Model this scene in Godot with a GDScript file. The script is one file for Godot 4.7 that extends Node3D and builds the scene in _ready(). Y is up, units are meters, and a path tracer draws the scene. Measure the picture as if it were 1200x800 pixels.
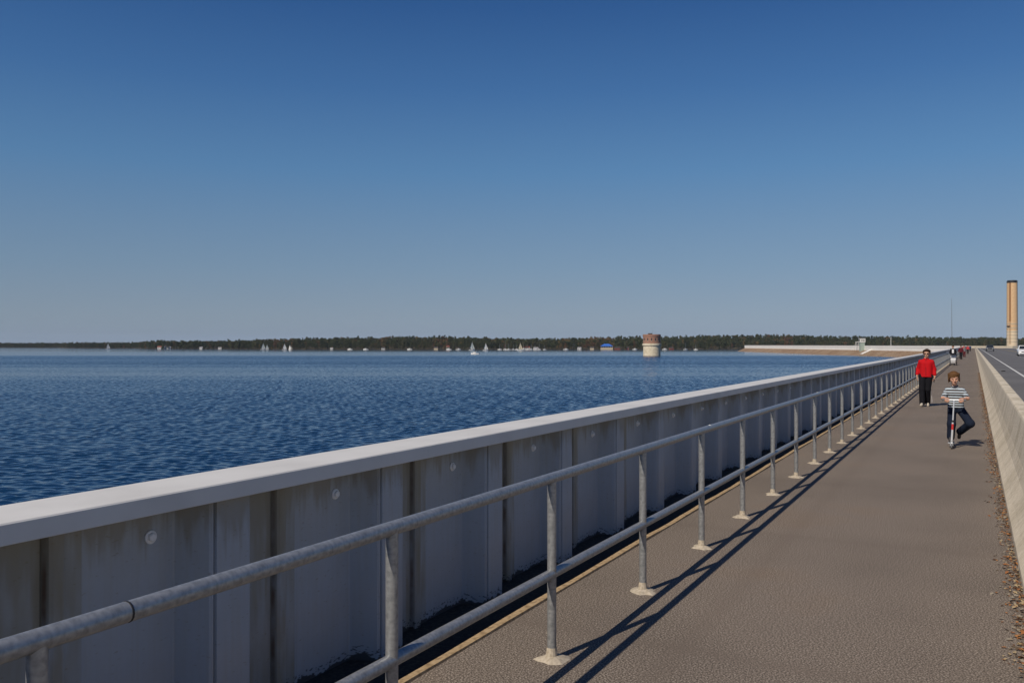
extends Node3D
# A walkway along the crest of a dam: lake and far wooded shore on one side, road on the other.
# The walkway runs along -z; x is the distance across it; y = 0 is the walkway's asphalt.

const TURN := 0.49672          # the camera is turned this far (radians) to the lake side of the walkway's direction
const EYE := 1.8
const WATER := -6.2
const SLOPE := 0.043           # steepness of each wave train on the lake
const BEND := 545.0            # metres along the walkway to the bend of the dam
const BEND_DIR := Vector3(-0.423, 0.0, -0.906)

# ---------------------------------------------------------------- geometry collector
class Geo:
	var v := PackedVector3Array()
	var n := PackedVector3Array()
	var u := PackedVector2Array()
	var c := PackedColorArray()
	var i := PackedInt32Array()
	var col := Color.WHITE
	func vert(p: Vector3, nn: Vector3, uv := Vector2.ZERO) -> int:
		v.append(p); n.append(nn); u.append(uv); c.append(col)
		return v.size() - 1
	func tri(a: Vector3, b: Vector3, d: Vector3, ua := Vector2.ZERO, ub := Vector2.ZERO, ud := Vector2.ZERO) -> void:
		var nn := (b - a).cross(d - a).normalized()
		var k := vert(a, nn, ua)
		vert(b, nn, ub); vert(d, nn, ud)
		i.append(k); i.append(k + 2); i.append(k + 1)
	func quad(a: Vector3, b: Vector3, d: Vector3, e: Vector3, ua := Vector2.ZERO, ub := Vector2.ZERO, ud := Vector2.ZERO, ue := Vector2.ZERO) -> void:
		var nn := (d - a).cross(e - b).normalized()
		var k := vert(a, nn, ua)
		vert(b, nn, ub); vert(d, nn, ud); vert(e, nn, ue)
		for t in [0, 2, 1, 0, 3, 2]:
			i.append(k + t)
	func quad_out(a: Vector3, b: Vector3, d: Vector3, e: Vector3, mid: Vector3) -> void:
		var nn := (d - a).cross(e - b)
		if nn.dot((a + b + d + e) * 0.25 - mid) >= 0.0:
			quad(a, b, d, e)
		else:
			quad(a, e, d, b)
	func tri_out(a: Vector3, b: Vector3, d: Vector3, mid: Vector3) -> void:
		if (b - a).cross(d - a).dot((a + b + d) / 3.0 - mid) >= 0.0:
			tri(a, b, d)
		else:
			tri(a, d, b)
	func box(xf: Transform3D, size: Vector3, bev := 0.0) -> void:
		var h := size * 0.5
		var m := xf.origin
		var b := minf(bev, minf(h.x, minf(h.y, h.z)) * 0.95)
		for ax in 3:
			var p := (ax + 1) % 3
			var q := (ax + 2) % 3
			for s in [-1.0, 1.0]:
				var cs: Array = []
				for w in [[-1.0, -1.0], [1.0, -1.0], [1.0, 1.0], [-1.0, 1.0]]:
					var t := Vector3.ZERO
					t[ax] = s * h[ax]; t[p] = w[0] * (h[p] - b); t[q] = w[1] * (h[q] - b)
					cs.append(xf * t)
				quad_out(cs[0], cs[1], cs[2], cs[3], m)
		if b <= 0.0:
			return
		for ax in 3:
			var p := (ax + 1) % 3
			var q := (ax + 2) % 3
			for sp in [-1.0, 1.0]:
				for sq in [-1.0, 1.0]:
					var cs: Array = []
					for w in [[-1.0, 0], [1.0, 0], [1.0, 1], [-1.0, 1]]:
						var t := Vector3.ZERO
						t[ax] = w[0] * (h[ax] - b)
						t[p] = sp * (h[p] - (b if w[1] == 1 else 0.0)); t[q] = sq * (h[q] - (0.0 if w[1] == 1 else b))
						cs.append(xf * t)
					quad_out(cs[0], cs[1], cs[2], cs[3], m)
		for sx in [-1.0, 1.0]:
			for sy in [-1.0, 1.0]:
				for sz in [-1.0, 1.0]:
					tri_out(xf * Vector3(sx * h.x, sy * (h.y - b), sz * (h.z - b)), xf * Vector3(sx * (h.x - b), sy * h.y, sz * (h.z - b)), xf * Vector3(sx * (h.x - b), sy * (h.y - b), sz * h.z), m)
	func bx(m: Vector3, size: Vector3, bev := 0.0) -> void:
		box(Transform3D(Basis(), m), size, bev)
	func tube(a: Vector3, b: Vector3, ra: float, rb: float, seg := 10, caps := true) -> void:
		var d := (b - a).normalized()
		var x := d.cross(Vector3.UP if absf(d.y) < 0.9 else Vector3.RIGHT).normalized()
		var y := d.cross(x)
		var k := v.size()
		var ln := a.distance_to(b)
		for j in seg + 1:
			var t := TAU * j / seg
			var o := x * cos(t) + y * sin(t)
			vert(a + o * ra, o, Vector2(float(j) / seg, 0)); vert(b + o * rb, o, Vector2(float(j) / seg, ln))
		for j in seg:
			var q := k + j * 2
			for t in [0, 3, 2, 0, 1, 3]:
				i.append(q + t)
		if caps:
			for j in seg:
				var t0 := TAU * j / seg
				var t1 := TAU * (j + 1) / seg
				var o0 := x * cos(t0) + y * sin(t0)
				var o1 := x * cos(t1) + y * sin(t1)
				tri(a, a + o1 * ra, a + o0 * ra)
				tri(b, b + o0 * rb, b + o1 * rb)
	func lathe(prof: Array, xf: Transform3D, seg := 16) -> void:      # prof: Vector2(radius, height) from the bottom up
		for k in prof.size() - 1:
			var p0: Vector2 = prof[k]
			var p1: Vector2 = prof[k + 1]
			var sl := Vector2(p1.y - p0.y, p0.x - p1.x).normalized()
			var at := v.size()
			for j in seg + 1:
				var t := TAU * j / seg
				var o := Vector3(cos(t), 0, -sin(t))
				var nn := (xf.basis * (o * sl.x + Vector3.UP * sl.y)).normalized()
				vert(xf * (o * p0.x + Vector3.UP * p0.y), nn, Vector2(float(j) / seg, p0.y)); vert(xf * (o * p1.x + Vector3.UP * p1.y), nn, Vector2(float(j) / seg, p1.y))
			for j in seg:
				var q := at + j * 2
				for t in [0, 3, 2, 0, 1, 3]:
					i.append(q + t)
	func ball(m: Vector3, r: Vector3, seg := 10) -> void:
		var prof: Array = []
		var half := seg / 2
		var at := v.size()
		for a in half + 1:
			var el := PI * a / half - PI / 2
			for j in seg + 1:
				var t := TAU * j / seg
				var o := Vector3(cos(t) * cos(el), sin(el), -sin(t) * cos(el))
				vert(m + o * r, (o / r).normalized())
		for a in half:
			for j in seg:
				var q := at + a * (seg + 1) + j
				for t in [0, seg + 2, 1, 0, seg + 1, seg + 2]:
					i.append(q + t)
	func mesh() -> ArrayMesh:
		var arr := []
		arr.resize(Mesh.ARRAY_MAX)
		arr[Mesh.ARRAY_VERTEX] = v
		arr[Mesh.ARRAY_NORMAL] = n
		arr[Mesh.ARRAY_TEX_UV] = u
		arr[Mesh.ARRAY_COLOR] = c
		arr[Mesh.ARRAY_INDEX] = i
		var m := ArrayMesh.new()
		m.add_surface_from_arrays(Mesh.PRIMITIVE_TRIANGLES, arr)
		return m

# ---------------------------------------------------------------- nodes
var taken := {}
var M := {}
var rng := RandomNumberGenerator.new()

func numbered(called: String) -> String:
	if not taken.has(called):
		taken[called] = 0
		return called
	taken[called] += 1
	return "%s_%03d" % [called, taken[called]]

func obj(called: String, g, m: Material, parent: Node3D = null, kind := "") -> MeshInstance3D:
	var o := MeshInstance3D.new()
	o.mesh = g.mesh() if g is Geo else g
	o.material_override = m
	if parent == null:
		o.name = numbered(called)
		add_child(o)
	else:
		o.name = called
		parent.add_child(o, true)
	if kind:
		o.set_meta("kind", kind)
	return o

func tag(o: Node3D, label: String, category: String, group := "") -> Node3D:
	o.set_meta("label", label)
	o.set_meta("category", category)
	if group:
		o.set_meta("group", group)
	return o

func thing(called: String, label: String, category: String, at := Vector3.ZERO, turn := 0.0, group := "") -> Node3D:
	var o := Node3D.new()
	o.name = numbered(called)
	add_child(o)
	o.position = at
	o.rotation.y = turn
	return tag(o, label, category, group)

func struct(called: String, g, m: Material) -> MeshInstance3D:
	return obj(called, g, m, null, "structure")

# A place seen under a bearing (1000 x tangent to the right of the lake-ward axis, plus 600), a distance along that axis and a height.
func far(bearing: float, dist: float, y: float) -> Vector3:
	var t := (bearing - 600.0) / 1000.0 * dist
	return Vector3(cos(TURN), 0, -sin(TURN)) * t + Vector3(-sin(TURN), 0, -cos(TURN)) * dist + Vector3.UP * y

# ---------------------------------------------------------------- materials
func lin(r: float, g: float, b: float) -> Color:
	return Color(r, g, b).linear_to_srgb()

func mat(called: String, c: Color, rough := 0.8, metal := 0.0) -> StandardMaterial3D:
	var m := StandardMaterial3D.new()
	m.resource_name = called
	m.albedo_color = c
	m.roughness = rough
	m.metallic = metal
	M[called] = m
	return m

func noise_tex(seed_: int, freq: float, stops: Array, size := 512, kind := FastNoiseLite.TYPE_SIMPLEX_SMOOTH, oct := 4) -> NoiseTexture2D:
	var f := FastNoiseLite.new()
	f.seed = seed_
	f.noise_type = kind
	f.frequency = freq
	f.fractal_octaves = oct
	if kind == FastNoiseLite.TYPE_CELLULAR:
		f.cellular_return_type = FastNoiseLite.RETURN_CELL_VALUE
		f.fractal_type = FastNoiseLite.FRACTAL_NONE
	var t := NoiseTexture2D.new()
	t.width = size; t.height = size
	t.seamless = true
	t.noise = f
	if stops:
		var g := Gradient.new()
		g.offsets = PackedFloat32Array(stops.map(func(s): return s[0]))
		g.colors = PackedColorArray(stops.map(func(s): return s[1]))
		t.color_ramp = g
	return t

func tiled(m: StandardMaterial3D, tex: Texture2D, metres: float) -> void:
	m.albedo_texture = tex
	m.uv1_triplanar = true
	m.uv1_world_triplanar = true
	m.uv1_scale = Vector3.ONE / metres

func patched(m: StandardMaterial3D, tex: Texture2D, metres: float) -> void:
	m.detail_enabled = true
	m.detail_albedo = tex
	m.detail_blend_mode = BaseMaterial3D.BLEND_MODE_MUL
	m.detail_uv_layer = BaseMaterial3D.DETAIL_UV_2
	m.uv2_triplanar = true
	m.uv2_world_triplanar = true
	m.uv2_scale = Vector3.ONE / metres

func gr(x: float) -> Color:
	return Color(x, x, x)

func make_materials() -> void:
	var m := mat("asphalt_walk", Color.WHITE, 0.92)
	tiled(m, noise_tex(3, 0.21, [[0.0, lin(.03, .023, .016)], [0.36, lin(.122, .096, .075)], [0.60, lin(.182, .145, .115)], [1.0, lin(.55, .48, .40)]], 1024, FastNoiseLite.TYPE_SIMPLEX, 2), 3.4)
	m.heightmap_enabled = true
	m.heightmap_texture = noise_tex(4, 0.34, [], 1024, FastNoiseLite.TYPE_SIMPLEX, 2)
	m.heightmap_scale = 0.12
	patched(m, noise_tex(5, 0.009, [[0.0, gr(.90)], [0.45, gr(.97)], [0.75, gr(1.0)], [1.0, Color(1, .98, .95)]], 512, FastNoiseLite.TYPE_SIMPLEX_SMOOTH, 5), 11.0)
	m = mat("asphalt_road", Color.WHITE, 0.9)
	tiled(m, noise_tex(8, 0.2, [[0.0, lin(.07, .068, .07)], [0.5, lin(.135, .13, .13)], [1.0, lin(.24, .23, .22)]], 1024, FastNoiseLite.TYPE_SIMPLEX, 3), 4.0)
	patched(m, noise_tex(9, 0.01, [[0.0, gr(.86)], [1.0, gr(1.0)]], 256), 23.0)
	m = mat("concrete_barrier", Color.WHITE, 0.85)
	tiled(m, noise_tex(11, 0.03, [[0.0, lin(.48, .41, .305)], [0.5, lin(.64, .56, .43)], [1.0, lin(.72, .645, .515)]], 512, FastNoiseLite.TYPE_SIMPLEX_SMOOTH, 6), 1.7)
	patched(m, noise_tex(12, 0.012, [[0.0, Color(.80, .79, .75)], [0.5, gr(.97)], [1.0, gr(1.0)]], 512, FastNoiseLite.TYPE_SIMPLEX_SMOOTH, 5), 6.3)
	m.heightmap_enabled = true
	m.heightmap_texture = noise_tex(13, 0.06, [], 512)
	m.heightmap_scale = 0.6
	m = mat("cap_paint", Color.WHITE, 0.55)
	tiled(m, noise_tex(15, 0.01, [[0.0, lin(.56, .545, .515)], [0.5, lin(.62, .605, .575)], [1.0, lin(.65, .635, .605)]], 512, FastNoiseLite.TYPE_SIMPLEX_SMOOTH, 6), 3.0)
	m = mat("galvanised", Color.WHITE, 0.38, 0.5)
	tiled(m, noise_tex(17, 0.035, [[0.0, lin(.19, .198, .205)], [0.5, lin(.31, .318, .325)], [1.0, lin(.43, .435, .44)]], 512, FastNoiseLite.TYPE_SIMPLEX_SMOOTH, 5), 0.55)
	m = mat("grout", Color.WHITE, 0.95)
	tiled(m, noise_tex(19, 0.05, [[0.0, lin(.22, .18, .13)], [0.5, lin(.40, .345, .27)], [1.0, lin(.50, .44, .36)]], 256), 0.4)
	m = mat("edging", Color.WHITE, 0.95)
	tiled(m, noise_tex(21, 0.04, [[0.0, lin(.14, .09, .045)], [0.5, lin(.37, .26, .14)], [1.0, lin(.46, .35, .22)]], 256), 0.6)
	m = mat("dark_soil", Color.WHITE, 1.0)
	tiled(m, noise_tex(23, 0.05, [[0.0, lin(.012, .010, .008)], [0.6, lin(.035, .028, .022)], [1.0, lin(.09, .07, .05)]], 512), 1.1)
	mat("bolt", lin(.78, .80, .82), 0.35, 0.0)
	mat("line_paint", lin(.55, .55, .53), 0.8)
	mat("line_yellow", lin(.45, .30, .06), 0.8)
	m = mat("riprap", Color.WHITE, 0.95)
	tiled(m, noise_tex(25, 0.05, [[0.0, lin(.11, .075, .045)], [0.5, lin(.34, .25, .16)], [1.0, lin(.50, .41, .30)]], 512, FastNoiseLite.TYPE_CELLULAR), 9.0)
	patched(m, noise_tex(26, 0.02, [[0.0, Color(.75, .66, .58)], [1.0, gr(1.0)]], 256), 90.0)
	m = mat("grass_bank", Color.WHITE, 1.0)
	tiled(m, noise_tex(27, 0.03, [[0.0, lin(.03, .04, .015)], [1.0, lin(.12, .12, .05)]], 256), 14.0)
	m = mat("shore_earth", Color.WHITE, 1.0)
	tiled(m, noise_tex(28, 0.03, [[0.0, lin(.03, .03, .015)], [0.6, lin(.07, .06, .035)], [1.0, lin(.20, .15, .09)]], 256), 60.0)
	m = mat("white_wall", Color.WHITE, 0.8)
	tiled(m, noise_tex(29, 0.02, [[0.0, lin(.76, .74, .70)], [1.0, lin(.84, .825, .79)]], 256), 30.0)
	m = mat("tower_brick", Color.WHITE, 0.95)
	tiled(m, noise_tex(31, 0.06, [[0.0, lin(.17, .085, .06)], [0.5, lin(.29, .155, .11)], [1.0, lin(.42, .26, .19)]], 256), 7.0)
	m = mat("tower_concrete", Color.WHITE, 0.95)
	tiled(m, noise_tex(32, 0.02, [[0.0, lin(.42, .36, .25)], [0.5, lin(.58, .51, .38)], [1.0, lin(.66, .60, .48)]], 256), 11.0)
	m = mat("chimney_tan", Color.WHITE, 0.95)
	tiled(m, noise_tex(33, 0.02, [[0.0, lin(.54, .345, .18)], [1.0, lin(.66, .45, .26)]], 256), 12.0)
	mat("chimney_pale", lin(.64, .51, .35), 0.95)
	mat("chimney_brown", lin(.30, .16, .07), 0.95)
	mat("near_black", lin(.015, .015, .017), 0.6)
	mat("steel_grey", lin(.26, .28, .30), 0.5, 0.3)
	mat("hull_white", lin(.74, .74, .72), 0.4)
	mat("sail_white", lin(.74, .74, .72), 0.8)
	mat("sail_cream", lin(.60, .53, .38), 0.8)
	mat("sail_grey", lin(.56, .60, .58), 0.8)
	mat("house_white", lin(.62, .61, .58), 0.85)
	mat("house_cream", lin(.45, .38, .27), 0.85)
	mat("house_red", lin(.20, .06, .045), 0.85)
	mat("roof_dark", lin(.055, .05, .05), 0.9)
	mat("roof_red", lin(.28, .09, .065), 0.9)
	mat("roof_blue", lin(.035, .13, .46), 0.6)
	mat("roof_grey", lin(.30, .30, .31), 0.8)
	mat("window_dark", lin(.02, .025, .03), 0.15)
	mat("gate_green", lin(.28, .34, .30), 0.8)
	mat("tyre", lin(.018, .018, .018), 0.9)
	mat("chrome", lin(.65, .66, .68), 0.22, 0.9)
	mat("car_white", lin(.74, .75, .76), 0.25)
	M.car_white.clearcoat_enabled = true
	mat("car_dark", lin(.02, .023, .03), 0.25)
	M.car_dark.clearcoat_enabled = true
	mat("lamp_glass", lin(.55, .55, .55), 0.1)
	mat("skin", lin(.50, .27, .18), 0.6)
	m = mat("hair_brown", Color.WHITE, 0.55)
	tiled(m, noise_tex(35, 0.05, [[0.0, lin(.035, .017, .007)], [0.5, lin(.105, .052, .022)], [1.0, lin(.20, .11, .05)]], 256), 0.16)
	m.uv1_world_triplanar = false
	m.uv1_scale = Vector3(9, 2.2, 9)
	mat("hair_dark", lin(.03, .016, .01), 0.6)
	mat("jacket_red", lin(.42, .008, .012), 0.8)
	mat("cloth_black", lin(.010, .010, .013), 0.9)
	mat("denim", lin(.012, .017, .032), 0.95)
	mat("shoe_pale", lin(.42, .38, .32), 0.8)
	mat("shoe_dark", lin(.05, .045, .045), 0.8)
	mat("cloth_white", lin(.66, .66, .68), 0.9)
	mat("cloth_maroon", lin(.095, .016, .022), 0.9)
	mat("cloth_grey", lin(.14, .14, .15), 0.9)
	mat("cloth_red", lin(.40, .05, .055), 0.9)
	mat("cloth_blue", lin(.03, .05, .12), 0.9)
	mat("lip", lin(.40, .17, .125), 0.6)
	mat("eye_dark", lin(.01, .008, .007), 0.2)
	mat("stem_red", lin(.45, .02, .02), 0.4)
	mat("aluminium", lin(.66, .68, .71), 0.35, 0.5)
	m = mat("striped_shirt", Color.WHITE, 0.9)
	var im := Image.create(8, 256, false, Image.FORMAT_RGB8)
	var navy := lin(.018, .024, .034)
	var pale := lin(.47, .54, .60)
	var rust := lin(.20, .14, .10)
	for y in 256:
		var k := y % 64
		var cc := navy
		if k >= 2 and k < 18: cc = pale
		elif k >= 34 and k < 46: cc = pale
		elif k >= 24 and k < 28: cc = rust
		elif k >= 54 and k < 57: cc = rust
		for x in 8:
			im.set_pixel(x, y, cc)
	m.albedo_texture = ImageTexture.create_from_image(im)
	m.uv1_triplanar = true
	m.uv1_scale = Vector3.ONE * (1.0 / 0.36)
	for c in ["jacket_red", "cloth_black", "denim", "hair_dark", "hair_brown", "striped_shirt", "cloth_maroon", "cloth_red", "cloth_grey", "cloth_white", "cloth_blue"]:
		M[c].metallic_specular = 0.2
	m = mat("foliage", Color.WHITE, 0.9)
	m.vertex_color_use_as_albedo = true
	m.backlight_enabled = true
	m.backlight = Color(.25, .25, .2)
	mat("bark", lin(.06, .045, .035), 0.95)
	m = mat("dry_leaf", Color.WHITE, 0.9)
	m.vertex_color_use_as_albedo = true
	m = mat("water", lin(.004, .023, .062), 0.06)
	m.metallic_specular = 0.36
	m.normal_enabled = true
	m.normal_scale = 0.14
	m.uv1_triplanar = true
	m.uv1_world_triplanar = true
	m.uv1_scale = Vector3.ONE / 23.0
	var wt := noise_tex(41, 0.03, [], 1024, FastNoiseLite.TYPE_SIMPLEX_SMOOTH, 3)
	wt.as_normal_map = true
	wt.bump_strength = 6.0
	m.normal_texture = wt

# painted steel with the grime the photograph shows: streaks under the cap, dirt down the interlock, mould at the foot; the recess also has shade painted in
func pile_texture(seed_: int) -> ImageTexture:
	var W := 160
	var H := 320
	var im := Image.create(W, H, false, Image.FORMAT_RGB8)
	var f := FastNoiseLite.new()
	f.seed = seed_
	f.frequency = 1.0
	f.fractal_octaves = 4
	var paint := Color(.37, .405, .445)
	var grime := Color(.20, .165, .09)
	var rust := Color(.10, .05, .025)
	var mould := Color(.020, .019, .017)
	for x in W:
		var u := float(x) / W
		var drip := 0.10 + 0.16 * maxf(0.0, f.get_noise_2d(u * 14.0, 3.0) + 0.35) + (0.25 if absf(u - 0.44) < 0.05 else 0.0) + (0.10 if absf(u - 0.33) < 0.09 else 0.0)
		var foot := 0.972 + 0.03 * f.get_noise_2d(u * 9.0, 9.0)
		for y in H:
			var w := float(y) / H
			var fine := f.get_noise_2d(u * 40.0, w * 60.0)
			var c := paint * (1.0 + 0.05 * f.get_noise_2d(u * 6.0, w * 5.0) + 0.03 * fine)
			c = c.lerp(Color(.35, .34, .305), clampf(0.25 + f.get_noise_2d(u * 50.0, w * 1.2), 0, 1) * 0.35)
			var s := clampf((drip - w) / 0.10 + 0.6 * f.get_noise_2d(u * 60.0, w * 5.0), 0, 1)
			c = c.lerp(grime, s * 0.50)
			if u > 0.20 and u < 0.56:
				c = c.lerp(Color(.27, .26, .215), clampf(0.55 + 0.6 * f.get_noise_2d(u * 16.0 + 7.0, w * 2.0), 0.0, 0.85))  # olive-brown staining, partly the recess's own shade put into the colour
			var seam := absf(u - 0.437)
			if seam < 0.006:
				c = c.lerp(rust, clampf(0.45 + 0.9 * f.get_noise_2d(u * 8.0, w * 4.0), 0, 0.8))
			elif seam < 0.05:
				c = c.lerp(grime, clampf(0.45 + f.get_noise_2d(u * 20.0, w * 3.0), 0, 1) * 0.45)
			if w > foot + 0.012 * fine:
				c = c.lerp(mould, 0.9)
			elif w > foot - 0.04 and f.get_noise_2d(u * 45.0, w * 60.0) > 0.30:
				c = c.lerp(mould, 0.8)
			elif f.get_noise_2d(u * 30.0 + 50.0, w * 50.0) > 0.58:
				c = c.lerp(grime, 0.45)
			im.set_pixel(x, y, c.linear_to_srgb())
	return ImageTexture.create_from_image(im)

# ---------------------------------------------------------------- strips that follow the dam: straight, then bent
func dam_line(across: float, y: float, along: float) -> Vector3:
	var h := atan2(-BEND_DIR.x, -BEND_DIR.z) * 0.5
	var z0 := -BEND - across * tan(h) * -1.0
	z0 = -BEND + across * -tan(h) * 1.0
	var corner := Vector3(across, y, z0)
	if along <= BEND:
		return Vector3(across, y, -along) if -along > z0 else corner
	return corner + BEND_DIR * (along - BEND)

func ribbon(g: Geo, prof: Array, stations: Array) -> void:     # prof: Vector2(across, height), left to right with the surface facing up
	for k in stations.size() - 1:
		for p in prof.size() - 1:
			var a: Vector2 = prof[p]
			var b: Vector2 = prof[p + 1]
			g.quad(dam_line(a.x, a.y, stations[k]), dam_line(b.x, b.y, stations[k]), dam_line(b.x, b.y, stations[k + 1]), dam_line(a.x, a.y, stations[k + 1]))

func stations(from: float, to: float, step: float) -> Array:
	var out := []
	var s := from
	while s < minf(to, BEND) - 0.01:
		out.append(s)
		s += step
	out.append(minf(to, BEND))
	if to > BEND:
		out.append(to)
	return out

# ---------------------------------------------------------------- smooth bodies: tapered capsules joined as one surface
func nets(g: Geo, bones: Array, cell: float, k: float, floor_y := -1e9) -> void:
	var lo := Vector3.ONE * 1e6
	var hi := -lo
	for b in bones:
		var r: float = maxf(b[2], b[3]) + k + cell * 2.0
		for p in [b[0], b[1]]:
			lo = lo.min(p - Vector3.ONE * r)
			hi = hi.max(p + Vector3.ONE * r)
	var nx := int((hi.x - lo.x) / cell) + 2
	var ny := int((hi.y - lo.y) / cell) + 2
	var nz := int((hi.z - lo.z) / cell) + 2
	var f := PackedFloat32Array()
	f.resize(nx * ny * nz)
	f.fill(1.0)
	for b in bones:
		var pa: Vector3 = b[0]
		var pb: Vector3 = b[1]
		var ra: float = b[2]
		var rb: float = b[3]
		var ab := pb - pa
		var l2 := maxf(ab.length_squared(), 1e-9)
		var r := maxf(ra, rb) + k + cell * 1.8
		var l := (pa.min(pb) - Vector3.ONE * r - lo) / cell
		var h := (pa.max(pb) + Vector3.ONE * r - lo) / cell
		for z in range(maxi(0, int(l.z)), mini(nz, int(h.z) + 2)):
			for y in range(maxi(0, int(l.y)), mini(ny, int(h.y) + 2)):
				var at := (z * ny + y) * nx
				for x in range(maxi(0, int(l.x)), mini(nx, int(h.x) + 2)):
					var p := lo + Vector3(x, y, z) * cell - pa
					var t := clampf(p.dot(ab) / l2, 0.0, 1.0)
					var d := (p - ab * t).length() - ra - (rb - ra) * t
					var o := f[at + x]
					if o > 0.9:
						f[at + x] = d
					else:
						var q := maxf(k - absf(o - d), 0.0)
						f[at + x] = minf(o, d) - q * q * 0.25 / k
	if floor_y > -1e8:
		for y in ny:
			var cut := floor_y - (lo.y + y * cell)
			if cut < -cell * 3.0:
				break
			for z in nz:
				for x in nx:
					var q := (z * ny + y) * nx + x
					f[q] = maxf(f[q], cut)
	var id := PackedInt32Array()
	id.resize(nx * ny * nz)
	id.fill(-1)
	var off := PackedInt32Array()
	for c in 8:
		off.append((c & 1) + ((c >> 1) & 1) * nx + (c >> 2) * nx * ny)
	var edges := [[0, 1], [2, 3], [4, 5], [6, 7], [0, 2], [1, 3], [4, 6], [5, 7], [0, 4], [1, 5], [2, 6], [3, 7]]
	for z in nz - 1:
		for y in ny - 1:
			var row := (z * ny + y) * nx
			for x in nx - 1:
				var at := row + x
				var v0 := f[at]
				if v0 > cell * 2.0 or v0 < -cell * 2.0:
					continue
				var ins := 0
				for c in 8:
					if f[at + off[c]] < 0.0:
						ins += 1
				if ins == 0 or ins == 8:
					continue
				var sum := Vector3.ZERO
				var cnt := 0
				for e in edges:
					var a: float = f[at + off[e[0]]]
					var b: float = f[at + off[e[1]]]
					if (a < 0.0) != (b < 0.0):
						var t := a / (a - b)
						var p0 := Vector3(e[0] & 1, (e[0] >> 1) & 1, e[0] >> 2)
						var p1 := Vector3(e[1] & 1, (e[1] >> 1) & 1, e[1] >> 2)
						sum += p0.lerp(p1, t)
						cnt += 1
				var grad := Vector3.ZERO
				for c in 8:
					var val := f[at + off[c]]
					grad += Vector3((c & 1) * 2 - 1, ((c >> 1) & 1) * 2 - 1, (c >> 2) * 2 - 1) * val
				id[at] = g.vert(lo + (Vector3(x, y, z) + sum / cnt) * cell, grad.normalized())
	for z in range(1, nz - 1):
		for y in range(1, ny - 1):
			for x in range(1, nx - 1):
				var at := (z * ny + y) * nx + x
				var v0 := f[at]
				if absf(v0) > cell * 2.0:
					continue
				for ax in 3:
					var st: int = [1, nx, nx * ny][ax]
					var v1 := f[at + st]
					if (v0 < 0.0) == (v1 < 0.0):
						continue
					var p: int = [nx, nx * ny, 1][ax]
					var q: int = [nx * ny, 1, nx][ax]
					var a := id[at]
					var b := id[at - p]
					var c := id[at - p - q]
					var d := id[at - q]
					if a < 0 or b < 0 or c < 0 or d < 0:
						continue
					if v0 < 0.0:
						for t in [a, c, b, a, d, c]: g.i.append(t)
					else:
						for t in [a, b, c, a, c, d]: g.i.append(t)

func hand_bones(wrist: Vector3, dir: Vector3, palm: Vector3, thumb: Vector3, s: float, curl: float) -> Array:
	var out := []
	dir = dir.normalized()
	thumb = (thumb - dir * thumb.dot(dir)).normalized()
	palm = (palm - dir * palm.dot(dir) - thumb * palm.dot(thumb)).normalized()
	var kn := wrist + dir * 0.085 * s
	for o in [-0.024, 0.0, 0.024]:
		out.append([wrist + thumb * o * 0.6 * s, kn + thumb * o * s, 0.016 * s, 0.013 * s])
	var ls := [0.062, 0.078, 0.082, 0.070]
	for q in 4:
		var b := kn + thumb * (-0.033 + 0.022 * q) * s
		var d1 := dir.rotated(dir.cross(palm).normalized(), curl * 0.6)
		var d2 := dir.rotated(dir.cross(palm).normalized(), curl * 1.4)
		var d3 := dir.rotated(dir.cross(palm).normalized(), curl * 2.1)
		var p1: Vector3 = b + d1 * ls[q] * 0.48 * s
		var p2: Vector3 = p1 + d2 * ls[q] * 0.32 * s
		out.append([b - dir * 0.01 * s, p1, 0.0095 * s, 0.009 * s])
		out.append([p1, p2, 0.009 * s, 0.0082 * s])
		out.append([p2, p2 + d3 * ls[q] * 0.24 * s, 0.0082 * s, 0.0075 * s])
	var tb := wrist + dir * 0.025 * s + thumb * 0.022 * s
	var t1 := tb + (dir * 0.7 + thumb * 0.6 + palm * 0.3).normalized() * 0.038 * s
	out.append([tb, t1, 0.0125 * s, 0.0105 * s])
	out.append([t1, t1 + (dir * 0.8 + palm * 0.5 + thumb * 0.1).normalized() * 0.03 * s, 0.0105 * s, 0.009 * s])
	return out

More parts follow.
